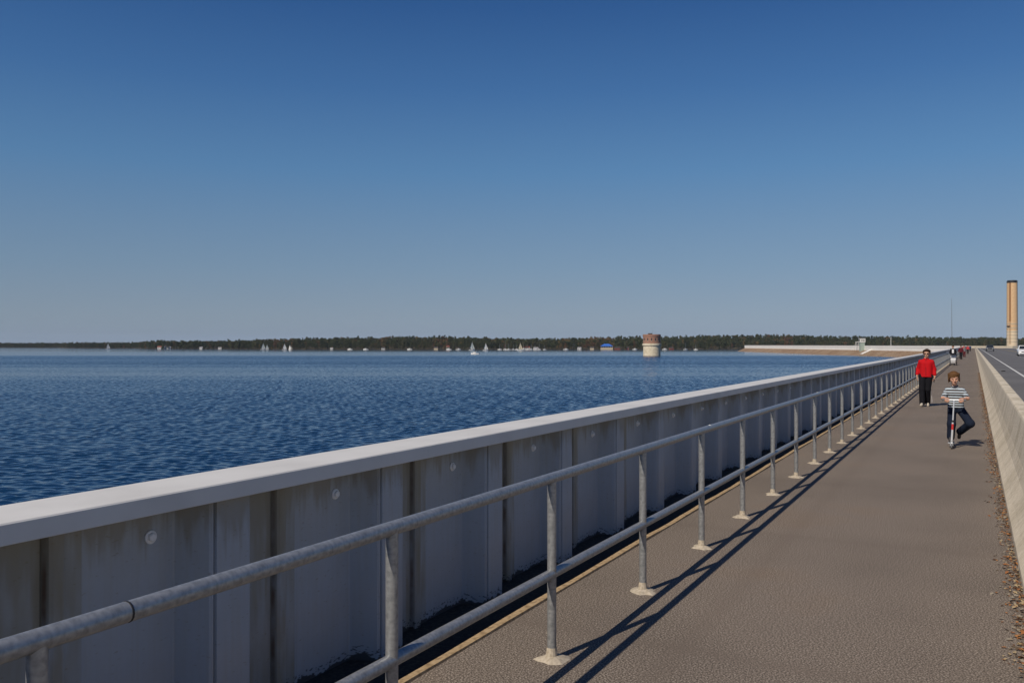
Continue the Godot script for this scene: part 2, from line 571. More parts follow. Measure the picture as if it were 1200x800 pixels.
# J: joints in metres; a person's own axes: +z is where the person faces
func person(t: Node3D, J: Dictionary, look: Dictionary, fine: bool) -> void:
	var s: float = look.get("s", 1.0)
	var hs: float = look.get("hs", s)
	var H: Vector3 = J.head
	var hb: Basis = Basis.from_euler(J.get("head_turn", Vector3.ZERO))
	var at := func(p: Vector3) -> Vector3: return H + hb * (p * hs)
	var g := Geo.new()
	var cl := 0.013 if fine else 0.03
	var mid: Vector3 = (J.hip_l + J.hip_r) * 0.5
	var chest: Vector3 = J.neck.lerp(mid, 0.32)
	var w: float = (J.sh_l - J.sh_r).length() * 0.5
	var sx: Vector3 = (J.sh_r - J.sh_l).normalized()
	var hx: Vector3 = (J.hip_r - J.hip_l).normalized()
	var torso := func(grow: float) -> Array: return [
		[chest - sx * w * 0.38, mid - hx * w * 0.30, 0.098 * s + grow, 0.092 * s + grow], [chest + sx * w * 0.38, mid + hx * w * 0.30, 0.098 * s + grow, 0.092 * s + grow],
		[chest - sx * w * 0.2 + Vector3.UP * 0.05 * s, J.sh_l, 0.08 * s + grow, 0.046 * s + grow], [chest + sx * w * 0.2 + Vector3.UP * 0.05 * s, J.sh_r, 0.08 * s + grow, 0.046 * s + grow]]
	var body: Array = torso.call(-0.016)
	body.append([chest, J.neck, 0.07 * s, 0.05 * s])
	body.append([J.neck, at.call(Vector3(0, -0.06, -0.02)), 0.052 * s, 0.05 * hs])
	for q in ["l", "r"]:
		body.append([J["sh_" + q], J["el_" + q], 0.047 * s, 0.037 * s])
		body.append([J["el_" + q], J["wr_" + q], 0.037 * s, 0.024 * s])
		body.append([J["hip_" + q], J["kn_" + q], 0.060 * s, 0.042 * s])
		body.append([J["kn_" + q], J["an_" + q], 0.042 * s, 0.030 * s])
		body.append([J["an_" + q], J["to_" + q], 0.032 * s, 0.026 * s])
	var face := [[at.call(Vector3(0, 0.035, -0.02)), at.call(Vector3(0, 0.03, 0.012)), 0.090 * hs, 0.080 * hs], [at.call(Vector3(0, 0.0, 0.015)), at.call(Vector3(0, -0.075, 0.040)), 0.070 * hs, 0.040 * hs],
		[at.call(Vector3(0, 0.008, 0.088)), at.call(Vector3(0, -0.032, 0.103)), 0.010 * hs, 0.014 * hs], [at.call(Vector3(-0.035, 0.022, 0.075)), at.call(Vector3(0.035, 0.022, 0.075)), 0.013 * hs, 0.013 * hs],
		[at.call(Vector3(-0.04, -0.025, 0.052)), at.call(Vector3(-0.03, -0.045, 0.052)), 0.026 * hs, 0.02 * hs], [at.call(Vector3(0.04, -0.025, 0.052)), at.call(Vector3(0.03, -0.045, 0.052)), 0.026 * hs, 0.02 * hs]]
	for q in [-1, 1]:
		face.append([at.call(Vector3(q * 0.082, 0.012, -0.012)), at.call(Vector3(q * 0.080, -0.025, -0.004)), 0.018 * hs, 0.010 * hs])
	if not fine:
		body.append_array(face)
	nets(g, body, cl, 0.03 if fine else 0.03)
	if fine:
		face.append([J.neck, at.call(Vector3(0, -0.05, -0.02)), 0.050 * s, 0.05 * hs])
		nets(g, face, 0.0055, 0.014)
		for q in ["l", "r"]:
			nets(g, hand_bones(J["wr_" + q], J["hd_" + q][0], J["hd_" + q][1], J["hd_" + q][2], hs * 0.95, J["hd_" + q][3]), 0.004, 0.008)
	obj("body", g, M.skin, t)
	# hair
	g = Geo.new()
	var hair: Array = look.hair.map(func(b): return [at.call(b[0]), at.call(b[1]), b[2] * hs, b[3] * hs])
	if fine:
		var hr := RandomNumberGenerator.new()
		hr.seed = 3
		for q in 40:
			var a := TAU * q / 40.0 + hr.randf_range(-0.08, 0.08)
			var front := maxf(0.0, sin(a))
			var low: float = lerpf(look.nape, look.fringe, smoothstep(0.15, 0.75, front)) + hr.randf_range(-1.0, 0.7) * look.get("jag", 0.012)
			var bulge := Vector3(cos(a) * 0.082, 0.085, sin(a) * 0.088 - 0.012)
			var tip := Vector3(cos(a) * 0.094, low, sin(a) * 0.100 - 0.010)
			if front > 0.2: tip.x -= 0.012
			hair.append([at.call(Vector3(0.01, 0.118, -0.02)), at.call(bulge), 0.020 * hs, 0.020 * hs])
			hair.append([at.call(bulge), at.call(tip), 0.020 * hs, 0.008 * hs])
	nets(g, hair, 0.006 if fine else 0.02, 0.008 if fine else 0.015)
	obj("hair", g, look.hair_mat, t)
	if fine:
		for q in [-1, 1]:
			g = Geo.new()
			if look.get("sunglasses", false):
				g.ball(at.call(Vector3(q * 0.034, 0.005, 0.087)), Vector3(0.030, 0.022, 0.013) * hs, 10)
				g.tube(at.call(Vector3(q * 0.06, 0.010, 0.078)), at.call(Vector3(q * 0.088, 0.012, -0.01)), 0.004, 0.004, 5)
				g.tube(at.call(Vector3(0, 0.012, 0.096)), at.call(Vector3(q * 0.02, 0.012, 0.094)), 0.004, 0.004, 5)
				obj("sunglass_lens", g, M.eye_dark, t)
			else:
				g.ball(at.call(Vector3(q * 0.033, 0.004, 0.076)), Vector3(0.014, 0.010, 0.012) * hs, 8)
				obj("eye", g, M.eye_dark, t)
				g = Geo.new()
				g.tube(at.call(Vector3(q * 0.018, 0.028, 0.088)), at.call(Vector3(q * 0.05, 0.030, 0.075)), 0.005, 0.003, 5)
				obj("eyebrow", g, look.hair_mat, t)
		g = Geo.new()
		g.tube(at.call(Vector3(-0.022, -0.058, 0.078)), at.call(Vector3(0, -0.062, 0.085)), 0.004, 0.006, 6)
		g.tube(at.call(Vector3(0, -0.062, 0.085)), at.call(Vector3(0.022, -0.058, 0.078)), 0.006, 0.004, 6)
		obj("mouth", g, M.lip, t)
	# top
	g = Geo.new()
	var top: Array = torso.call(0.010)
	var hem: float = mid.y + look.get("hem", 0.0)
	var skirt := Vector3(0, -0.12 * s, 0)
	for q in [-1.0, 1.0]:
		top.append([chest + sx * w * 0.36 * q, mid + hx * w * 0.46 * q + skirt, 0.10 * s, 0.116 * s])
	top.append([mid + Vector3(0, 0.1, 0) * s, mid + skirt, 0.10 * s, 0.122 * s])
	top.append([chest, J.neck - Vector3.UP * 0.012, 0.085 * s, 0.058 * s])
	for q in ["l", "r"]:
		var sl: float = look.sleeve
		var loose: float = look.get("loose", 0.012)
		var e: Vector3 = J["sh_" + q].lerp(J["el_" + q], minf(sl, 1.0))
		top.append([J.neck - Vector3.UP * 0.05 * s, J["sh_" + q], 0.050 * s, 0.044 * s])
		top.append([J["sh_" + q], e, 0.044 * s + loose, 0.042 * s + loose])
		if sl > 1.0:
			top.append([e, J["el_" + q].lerp(J["wr_" + q], sl - 1.0), 0.040 * s + loose, 0.033 * s + loose])
	nets(g, top, 0.010 if fine else 0.03, 0.03, hem)
	obj(look.top_name, g, look.top, t)
	if look.has("collar"):
		g = Geo.new()
		var up: Vector3 = (H - J.neck).normalized()
		var cb := Basis(Quaternion(Vector3.UP, up))
		g.lathe([Vector2(0.070, -0.035), Vector2(0.078, -0.022), Vector2(0.074, 0.004), Vector2(0.066, 0.008), Vector2(0.060, -0.01)].map(func(p): return p * s), Transform3D(cb, J.neck), 18)
		obj("collar", g, look.collar, t)
	# trousers
	g = Geo.new()
	var bag: float = look.get("bag", 0.074)
	var leg := [[J.hip_l.lerp(J.hip_r, 0.1) + Vector3.UP * 0.06 * s, J.hip_l.lerp(J.hip_r, 0.9) + Vector3.UP * 0.06 * s, 0.094 * s, 0.094 * s]]
	for q in ["l", "r"]:
		leg.append([J["hip_" + q], J["kn_" + q], 0.098 * s, bag * s])
		leg.append([J["kn_" + q], J["an_" + q].lerp(J["kn_" + q], 0.02), bag * s, (bag - 0.006) * s])
	nets(g, leg, 0.012 if fine else 0.03, 0.03)
	obj("trousers", g, look.trousers, t)
	for q in ["l", "r"]:
		g = Geo.new()
		var an: Vector3 = J["an_" + q]
		var to: Vector3 = J["to_" + q]
		var dn: Vector3 = J.get("sole_" + q, Vector3.DOWN)
		var fd := (to - an).normalized()
		var heel := an + dn * 0.042 * s - fd * 0.045 * s
		nets(g, [[heel, to + dn * 0.012 * s, 0.040 * s, 0.036 * s], [an, heel + fd * 0.05 * s, 0.042 * s, 0.04 * s], [an, to, 0.042 * s, 0.030 * s]], 0.009 if fine else 0.03, 0.02)
		obj("shoe", g, look.get("shoe_" + q, look.shoe), t)

const SHORT_HAIR := [[Vector3(0, 0.05, -0.03), Vector3(0, 0.055, 0.0), 0.094, 0.088], [Vector3(0, 0.04, -0.045), Vector3(0, -0.04, -0.055), 0.085, 0.06],
	[Vector3(-0.06, 0.04, -0.03), Vector3(-0.068, -0.01, -0.035), 0.04, 0.026], [Vector3(0.06, 0.04, -0.03), Vector3(0.068, -0.01, -0.035), 0.04, 0.026]]
const BOWL_HAIR := [[Vector3(0, 0.05, -0.03), Vector3(0, 0.058, 0.0), 0.096, 0.090], [Vector3(0, 0.04, -0.045), Vector3(0, -0.03, -0.055), 0.09, 0.062]]

# ---------------------------------------------------------------- the scene
func _ready() -> void:
	rng.seed = 7
	# camera
	var cam := Camera3D.new()
	cam.name = "camera"
	add_child(cam)
	cam.position = Vector3(0, EYE, 0)
	cam.rotation = Vector3(atan(0.004), TURN, 0)
	cam.fov = rad_to_deg(2.0 * atan(0.4))
	cam.near = 0.05
	cam.far = 20000.0
	cam.current = true
	# sky: clear autumn air, deep blue overhead, pale and grey at the horizon
	var sun_to := Vector3(-0.27, 1.0, 1.087).normalized()
	var we := WorldEnvironment.new()
	we.name = "environment"
	var env := Environment.new()
	env.background_mode = Environment.BG_SKY
	env.tonemap_mode = Environment.TONE_MAPPER_LINEAR
	env.tonemap_exposure = 1.0
	env.sdfgi_enabled = true
	env.ssao_enabled = true
	env.ssil_enabled = true
	env.fog_enabled = true
	env.fog_density = 0.000032
	env.fog_light_color = Color(.62, .68, .76)
	var sky := Sky.new()
	var pan := PanoramaSkyMaterial.new()
	var sw := 256
	var sh := 512
	var im := Image.create(sw, sh, false, Image.FORMAT_RGBF)
	var steps := [[0.0, Vector3(.275, .336, .420)], [1.7, Vector3(.271, .347, .428)], [5.0, Vector3(.206, .318, .450)], [11.3, Vector3(.108, .249, .463)], [16.5, Vector3(.060, .170, .394)], [21.7, Vector3(.033, .112, .312)], [32.0, Vector3(.023, .081, .246)], [90.0, Vector3(.015, .052, .168)]]
	for y in sh:
		var el := 90.0 - (y + 0.5) / sh * 180.0
		var c: Vector3 = steps[0][1]
		for k in steps.size() - 1:
			if el >= steps[k][0]:
				c = (steps[k][1] as Vector3).lerp(steps[k + 1][1], clampf((el - steps[k][0]) / (steps[k + 1][0] - steps[k][0]), 0, 1))
		for x in sw:
			var a := (x + 0.5) / sw * TAU
			var d := Vector3(sin(a), 0, -cos(a)) * cos(deg_to_rad(el)) + Vector3.UP * sin(deg_to_rad(el))
			var cg := d.dot(sun_to)
			var ray := 0.84 + 0.42 * cg * cg
			im.set_pixel(x, y, Color(c.x * ray, c.y * ray, c.z * ray))
	pan.panorama = ImageTexture.create_from_image(im)
	sky.sky_material = pan
	env.sky = sky
	we.environment = env
	add_child(we)
	# sun: behind the camera, over the lake-side shoulder, 42 degrees up
	var sun := DirectionalLight3D.new()
	sun.name = "sun"
	add_child(sun)
	sun.look_at_from_position(sun_to * 50.0, Vector3.ZERO)
	sun.light_energy = 1.4
	sun.light_color = Color(1.0, 0.955, 0.885)
	sun.light_angular_distance = 0.5
	sun.shadow_enabled = true

	make_materials()
	build_water()
	build_dam()
	build_wall()
	build_railing()
	build_shore()
	build_bend()
	build_tower()
	build_chimney()
	build_boats()
	build_houses()
	build_people()
	build_cars()
	build_small()

# ---------------------------------------------------------------- water: one sheet; wind ruffles some stretches more than others
func build_water() -> void:
	var f := FastNoiseLite.new()
	f.seed = 5
	f.frequency = 1.0
	f.fractal_octaves = 3
	var fw := Vector3(-sin(TURN), 0, -cos(TURN))
	var rt := Vector3(cos(TURN), 0, -sin(TURN))
	# the still sheet: a hand below the waves where those are built, at lake level beyond them
	var g := Geo.new()
	for ring in [[14.0, 960.0, WATER - 0.14], [955.0, 3000.0, WATER], [3000.0, 9500.0, WATER]]:
		for b in 30:
			var a0 := deg_to_rad(-120.0 + b * 5.2)
			var a1 := deg_to_rad(-120.0 + (b + 1) * 5.2)
			var p: Array = []
			for w in [[ring[0], a0], [ring[0], a1], [ring[1], a1], [ring[1], a0]]:
				p.append((fw * cos(w[1]) + rt * sin(w[1])) * w[0] + Vector3.UP * ring[2])
			g.quad(p[0], p[1], p[2], p[3])
	struct("lake_water", g, M.water)
	# wind waves: a patch of short crossing wave trains that fits onto itself, laid side by side
	var r := RandomNumberGenerator.new()
	r.seed = 17
	var wide := 38.0
	var deep := 26.0
	var trains := []
	for q in 26:
		var l := 0.42 * pow(4.0, r.randf())
		var a := r.randfn() * 0.62
		var nx := roundf(sin(a) * wide / l)
		var nz := roundf(cos(a) * deep / l)
		var k := Vector2(TAU * nx / wide, TAU * nz / deep)
		trains.append([k, r.randf() * TAU, SLOPE * (0.75 if l < 0.9 else 1.0) / maxf(k.length(), 0.1)])
	var cx := 340
	var cz := 250
	g = Geo.new()
	var sw := []
	for z in cz + 1:
		for x in cx + 1:
			var px := wide * x / cx
			var pz := deep * z / cz
			var h := 0.0
			var sx := 0.0
			var sz := 0.0
			for t in trains:
				var k: Vector2 = t[0]
				var ph: float = k.x * px + k.y * pz + t[1]
				var am: float = t[2]
				h += am * sin(ph)
				var c := am * cos(ph)
				sx += c * k.x
				sz += c * k.y
			g.v.append(Vector3(px, h, -pz)); g.n.append(Vector3(-sx, 1.0, sz).normalized())
	for z in cz:
		for x in cx:
			var q := z * (cx + 1) + x
			g.i.append(q); g.i.append(q + cx + 2); g.i.append(q + 1)
			g.i.append(q); g.i.append(q + cx + 1); g.i.append(q + cx + 2)
	g.u.resize(g.v.size()); g.c.resize(g.v.size())
	var list := []
	var row := 12.0
	while row < 950.0:
		var k := row + deep * 0.5
		var s := 1.0
		s = lerpf(s, 0.80, smoothstep(90.0, 170.0, k))
		s = lerpf(s, 0.40, smoothstep(140.0, 250.0, k) * (1.0 - smoothstep(290.0, 350.0, k)))
		s = lerpf(s, 0.72, smoothstep(415.0, 440.0, k) * (1.0 - smoothstep(455.0, 490.0, k)))
		s = lerpf(s, 0.20, smoothstep(560.0, 680.0, k))
		var amp := s * clampf(1.0 + 0.45 * f.get_noise_2d(3.0, k / 40.0), 0.5, 1.3)
		var shift := 0.0 if row < 130.0 else r.randf() * wide
		var e := -floorf((row + deep) * 1.05 / wide) * wide - wide
		while e < (row + deep) * 0.80:
			list.append(Transform3D(Basis(rt, Vector3.UP * amp, -fw), fw * row + rt * (e + shift) + Vector3.UP * WATER))
			e += wide
		row += deep
	var mm := MultiMesh.new()
	mm.transform_format = MultiMesh.TRANSFORM_3D
	mm.mesh = g.mesh()
	mm.instance_count = list.size()
	for q in list.size():
		mm.set_instance_transform(q, list[q])
	var mi := MultiMeshInstance3D.new()
	mi.name = "lake_waves"
	mi.multimesh = mm
	mi.material_override = M.water
	add_child(mi)
	mi.set_meta("kind", "structure")

# ---------------------------------------------------------------- the dam's crest: walkway, barrier, road, banks
func build_dam() -> void:
	var st := stations(-14.0, 1130.0, 20.0)
	var g := Geo.new()
	ribbon(g, [Vector2(-2.665, -0.09), Vector2(-2.665, 0.0), Vector2(0.6, 0.0)], st)
	struct("walkway", g, M.asphalt_walk)
	# crumbling edging strip of the walkway
	g = Geo.new()
	var s := -6.0
	var f := FastNoiseLite.new()
	f.seed = 12
	f.frequency = 0.9
	while s < 140.0:
		var ds := 0.35 if s < 40.0 else 3.0
		var a := -2.668
		var w0 := 0.046 + 0.018 * f.get_noise_2d(s, 0)
		var w1 := 0.046 + 0.018 * f.get_noise_2d(s + ds, 0)
		var h0 := 0.012 + 0.012 * f.get_noise_2d(s, 40)
		var h1 := 0.012 + 0.012 * f.get_noise_2d(s + ds, 40)
		g.quad(Vector3(a - w0, h0, -s), Vector3(a + 0.012, h0 + .004, -s), Vector3(a + 0.012, h1 + .004, -s - ds), Vector3(a - w1, h1, -s - ds))
		g.quad(Vector3(a + 0.012, h0 + .004, -s), Vector3(a + 0.018, -0.01, -s), Vector3(a + 0.018, -0.01, -s - ds), Vector3(a + 0.012, h1 + .004, -s - ds))
		g.quad(Vector3(a - w0 - .004, -0.1, -s), Vector3(a - w0, h0, -s), Vector3(a - w1, h1, -s - ds), Vector3(a - w1 - .004, -0.1, -s - ds))
		s += ds
	struct("walkway_edging", g, M.edging)
	g = Geo.new()
	ribbon(g, [Vector2(-3.6, -0.075), Vector2(-2.66, -0.085)], st)
	struct("gutter_soil", g, M.dark_soil)
	g = Geo.new()
	ribbon(g, [Vector2(0.6, -0.02), Vector2(18.9, -0.02)], st)
	struct("road", g, M.asphalt_road)
	g = Geo.new()
	ribbon(g, [Vector2(2.46, -0.015), Vector2(2.60, -0.015)], st)
	ribbon(g, [Vector2(17.0, -0.015), Vector2(17.14, -0.015)], st)
	struct("road_edge_line", g, M.line_paint)
	g = Geo.new()
	s = 6.0
	while s < 520.0:
		for x in [6.15, 13.4]:
			g.quad(Vector3(x, -0.015, -s), Vector3(x + 0.12, -0.015, -s), Vector3(x + 0.12, -0.015, -s - 3.0), Vector3(x, -0.015, -s - 3.0))
		s += 12.0
	struct("road_lane_dashes", g, M.line_paint)
	g = Geo.new()
	ribbon(g, [Vector2(9.62, -0.015), Vector2(9.73, -0.015)], st)
	ribbon(g, [Vector2(9.87, -0.015), Vector2(9.98, -0.015)], st)
	struct("road_centre_line", g, M.line_yellow)
	# barrier between walkway and road, cast in lengths
	var t := thing("concrete_barrier", "long pale concrete barrier between the walkway and the road", "barrier")
	var prof := [Vector2(.31, -0.03), Vector2(.312, .06), Vector2(.36, .13), Vector2(.445, .27), Vector2(.49, .40), Vector2(.575, .775), Vector2(.588, .80), Vector2(.612, .812), Vector2(.745, .812), Vector2(.77, .80), Vector2(.783, .775), Vector2(.86, .40), Vector2(1.02, .10), Vector2(1.03, -0.03)]
	g = Geo.new()
	ribbon(g, prof, [-12.0, BEND, 1130.0])
	obj("casting", g, M.concrete_barrier, t)
	# barrier beyond the road
	g = Geo.new()
	ribbon(g, [Vector2(18.6, -0.03), Vector2(18.72, .25), Vector2(18.86, 1.20), Vector2(19.08, 1.20), Vector2(19.22, .25), Vector2(19.34, -.03)], [60.0, BEND, 1130.0])
	tag(obj("parapet", g, M.concrete_barrier), "low concrete parapet along the far edge of the road", "parapet")
	# banks
	g = Geo.new()
	ribbon(g, [Vector2(-17.0, -7.4), Vector2(-12.5, -6.0), Vector2(-4.2, -2.3), Vector2(-3.40, -2.2), Vector2(-3.40, -0.2)], st)
	struct("stone_bank", g, M.riprap)
	g = Geo.new()
	ribbon(g, [Vector2(18.9, -.02), Vector2(22.0, -.3), Vector2(60.0, -16.0), Vector2(260.0, -17.0)], stations(-14.0, 1130.0, 60.0))
	struct("downstream_bank", g, M.grass_bank)

# ---------------------------------------------------------------- the wall of corrugated sheets with its cap
func build_wall() -> void:
	var t := thing("flood_wall", "low corrugated wall of white painted sheets with a broad flat cap beside the lake", "wall")
	var per := 1.27
	var first := 2.844 - per * 7
	# across (distance from the near face) against the run along the wall
	var prof := [Vector2(0.004, 0.028), Vector2(0.012, 0.0), Vector2(0.213, 0.0), Vector2(0.222, 0.004), Vector2(0.296, 0.16), Vector2(0.305, 0.165), Vector2(0.525, 0.165), Vector2(0.532, 0.18), Vector2(0.545, 0.137), Vector2(0.56, 0.130), Vector2(0.605, 0.130), Vector2(0.622, 0.153), Vector2(0.70, 0.159), Vector2(0.73, 0.165), Vector2(1.165, 0.165), Vector2(1.175, 0.16), Vector2(1.245, 0.012), Vector2(1.256, 0.003), Vector2(1.263, 0.003), Vector2(1.264, 0.028)]
	var total := 0.0
	for k in prof.size() - 1:
		total += prof[k].distance_to(prof[k + 1])
	var top := 1.082
	var foot := -0.085
	var g := Geo.new()
	var run := 0.0
	for k in prof.size() - 1:
		var p0: Vector2 = prof[k]
		var p1: Vector2 = prof[k + 1]
		var r1: float = run + p0.distance_to(p1)
		var u0 := run / total
		var u1 := r1 / total
		g.quad(Vector3(-3.12 - p0.y, foot, -p0.x), Vector3(-3.12 - p1.y, foot, -p1.x), Vector3(-3.12 - p1.y, top, -p1.x), Vector3(-3.12 - p0.y, top, -p0.x), Vector2(u0, 1), Vector2(u1, 1), Vector2(u1, 0), Vector2(u0, 0))
		g.quad(Vector3(-3.131 - p1.y, -2.3, -p1.x), Vector3(-3.131 - p0.y, -2.3, -p0.x), Vector3(-3.131 - p0.y, top, -p0.x), Vector3(-3.131 - p1.y, top, -p1.x), Vector2(u1, .5), Vector2(u0, .5), Vector2(u0, .3), Vector2(u1, .3))
		run = r1
	var sheet := g.mesh()
	var mats := []
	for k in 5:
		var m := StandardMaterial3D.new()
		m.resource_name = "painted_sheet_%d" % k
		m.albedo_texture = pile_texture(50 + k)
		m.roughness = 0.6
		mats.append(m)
	var bg := Geo.new()
	bg.lathe([Vector2(0.031, 0.0), Vector2(0.031, 0.006), Vector2(0.027, 0.008)], Transform3D(Basis(Vector3.BACK, -PI / 2), Vector3.ZERO), 14)
	bg.lathe([Vector2(0.021, 0.008), Vector2(0.021, 0.019), Vector2(0.015, 0.024), Vector2(0.0, 0.025)], Transform3D(Basis(Vector3.BACK, -PI / 2), Vector3.ZERO), 6)
	bg.lathe([Vector2(0.027, 0.008), Vector2(0.0, 0.0082)], Transform3D(Basis(Vector3.BACK, -PI / 2), Vector3.ZERO), 14)
	var bolt := bg.mesh()
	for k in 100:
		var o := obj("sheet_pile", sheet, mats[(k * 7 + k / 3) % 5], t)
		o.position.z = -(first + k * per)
		if first + k * per < 70.0:
			var b := obj("bolt", bolt, M.bolt, o)
			b.position = Vector3(-3.284, 0.93, -1.045)
	# the rest of the run, too far to tell sheets apart
	var rest := Geo.new()
	var s := first + 100 * per
	while s < BEND - 1.3:
		for q in [[0.0, 0.0, 0.213, 0.0], [0.213, 0.0, 0.30, 0.165], [0.30, 0.165, 1.17, 0.165], [1.17, 0.165, 1.25, 0.0], [1.25, 0.0, 1.27, 0.0]]:
			rest.quad(Vector3(-3.12 - q[1], foot, -s - q[0]), Vector3(-3.12 - q[3], foot, -s - q[2]), Vector3(-3.12 - q[3], top, -s - q[2]), Vector3(-3.12 - q[1], top, -s - q[0]))
		s += per
	obj("sheet_pile_run", rest, M.cap_paint, t, "stuff")
	g = Geo.new()
	ribbon(g, [Vector2(-3.31, -2.4), Vector2(-3.31, 1.0)], [s - 400.0, BEND])
	obj("lake_side_backing", g, M.white_wall, t)
	var cap := Geo.new()
	ribbon(cap, [Vector2(-3.40, 1.078), Vector2(-3.418, 1.078), Vector2(-3.42, 1.082), Vector2(-3.42, 1.152), Vector2(-3.412, 1.16), Vector2(-3.066, 1.16), Vector2(-3.06, 1.154), Vector2(-3.06, 1.080), Vector2(-3.063, 1.078), Vector2(-3.40, 1.078)], [-12.0, BEND])
	obj("cap", cap, M.cap_paint, t)

# ---------------------------------------------------------------- pipe railing
func build_railing() -> void:
	var x := -2.13
	var t := thing("pipe_railing", "galvanised steel pipe railing with two rails beside the corrugated wall", "railing")
	var first := 4.408
	var gap := 1.5265
	var top := 1.038
	var g := Geo.new()
	g.tube(Vector3(x, top, 12.0), Vector3(x, top, -BEND + 2), 0.030, 0.030, 16)
	obj("top_rail", g, M.galvanised, t)
	# sleeves where lengths of the top rail join
	for k in range(0, 24):
		g = Geo.new()
		var z := -(1.62 + k * gap * 4.0)
		g.lathe([Vector2(0.029, -0.004), Vector2(0.0312, -0.003), Vector2(0.0312, 0.003), Vector2(0.029, 0.004)], Transform3D(Basis(Vector3.RIGHT, PI / 2), Vector3(x, top, z)), 16)
		obj("rail_joint", g, M.near_black if k == 0 else M.galvanised, t)
	var post := Geo.new()
	post.tube(Vector3(0, -0.05, 0), Vector3(0, top - 0.012, 0), 0.0265, 0.0265, 14, false)
	var pm := post.mesh()
	var pads := []
	for q in 4:
		var p := Geo.new()
		var rs := []
		for j in 15:
			rs.append(rng.randf_range(0.068, 0.118))
		rs[14] = rs[0]
		for j in 14:
			var t0 := TAU * j / 14
			var t1 := TAU * (j + 1) / 14
			var d0 := Vector3(cos(t0), 0, -sin(t0))
			var d1 := Vector3(cos(t1), 0, -sin(t1))
			p.quad(d0 * rs[j] + Vector3.UP * 0.001, d1 * rs[j + 1] + Vector3.UP * 0.001, d1 * rs[j + 1] * 0.72 + Vector3.UP * 0.014, d0 * rs[j] * 0.72 + Vector3.UP * 0.014)
			p.quad(d0 * rs[j] * 0.72 + Vector3.UP * 0.014, d1 * rs[j + 1] * 0.72 + Vector3.UP * 0.014, d1 * 0.034 + Vector3.UP * 0.026, d0 * 0.034 + Vector3.UP * 0.026)
			p.quad(d0 * 0.034 + Vector3.UP * 0.026, d1 * 0.034 + Vector3.UP * 0.026, d1 * 0.028 + Vector3.UP * 0.072, d0 * 0.028 + Vector3.UP * 0.072)
		pads.append(p.mesh())
	var mid := Geo.new()
	mid.tube(Vector3(0, 0.49, 0), Vector3(0, 0.49, -gap), 0.0285, 0.0285, 14, false)
	var mm := mid.mesh()
	var weld := Geo.new()
	weld.lathe([Vector2(0.0285, -0.004), Vector2(0.033, -0.0295), Vector2(0.031, -0.034)], Transform3D(Basis(Vector3.RIGHT, PI / 2), Vector3.ZERO), 12)
	for k in range(-5, 200):
		var z := -(first + k * gap)
		var o := obj("post", pm, M.galvanised, t)
		o.position = Vector3(x, 0, z)
		var m := obj("mid_rail", mm, M.galvanised, t)
		m.position = Vector3(x, 0, z)
		if k < 60:
			var p := obj("grout_pad", pads[posmod(k, 4)], M.grout, o)
			p.rotation.y = k * 1.7
	var rest := Geo.new()
	var k := 200
	rest.tube(Vector3(x, 0.49, -(first + k * gap)), Vector3(x, 0.49, -BEND + 2), 0.0285, 0.0285, 6)
	while first + k * gap < BEND - 3.0:
		var z := -(first + k * gap)
		rest.tube(Vector3(x, 0.0, z), Vector3(x, top, z), 0.0265, 0.0265, 4, false)
		k += 1
	obj("far_posts", rest, M.galvanised, t, "stuff")

# ---------------------------------------------------------------- far shore and its woods
const SHORE := [[-700, 2900, 404.5], [-160, 2600, 404.3], [0, 2500, 404.2], [70, 2300, 403.8], [82, 2050, 403.0], [160, 1900, 401.8], [176, 1620, 399.2], [230, 1600, 399.4], [266, 1560, 400.0], [276, 1500, 398.4], [330, 1480, 396.2], [400, 1450, 394.6], [480, 1450, 393.6], [520, 1430, 393.2], [560, 1430, 394.6], [620, 1450, 396.0], [680, 1450, 395.0], [740, 1450, 393.6], [800, 1450, 393.0], [880, 1550, 391.6], [920, 1550, 391.6], [960, 1550, 393.2], [1040, 1500, 393.4], [1120, 1500, 394.3], [1200, 1450, 395.0], [1400, 1350, 394.5], [1700, 1300, 394.0]]

func shore_at(b: float) -> Vector2:
	for k in SHORE.size() - 1:
		if b <= SHORE[k + 1][0]:
			var t: float = clampf((b - SHORE[k][0]) / float(SHORE[k + 1][0] - SHORE[k][0]), 0, 1)
			return Vector2(lerpf(SHORE[k][1], SHORE[k + 1][1], t), lerpf(SHORE[k][2], SHORE[k + 1][2], t))
	return Vector2(SHORE[-1][1], SHORE[-1][2])

func hill(b: float, back: float) -> float:
	var sv := shore_at(b)
	var crest := EYE + (404.0 - sv.y) * (sv.x + 130.0) / 1000.0 - 15.0
	return WATER - 0.6 + (maxf(crest - WATER, 2.0) + 0.6) * smoothstep(-12.0, 150.0, back)

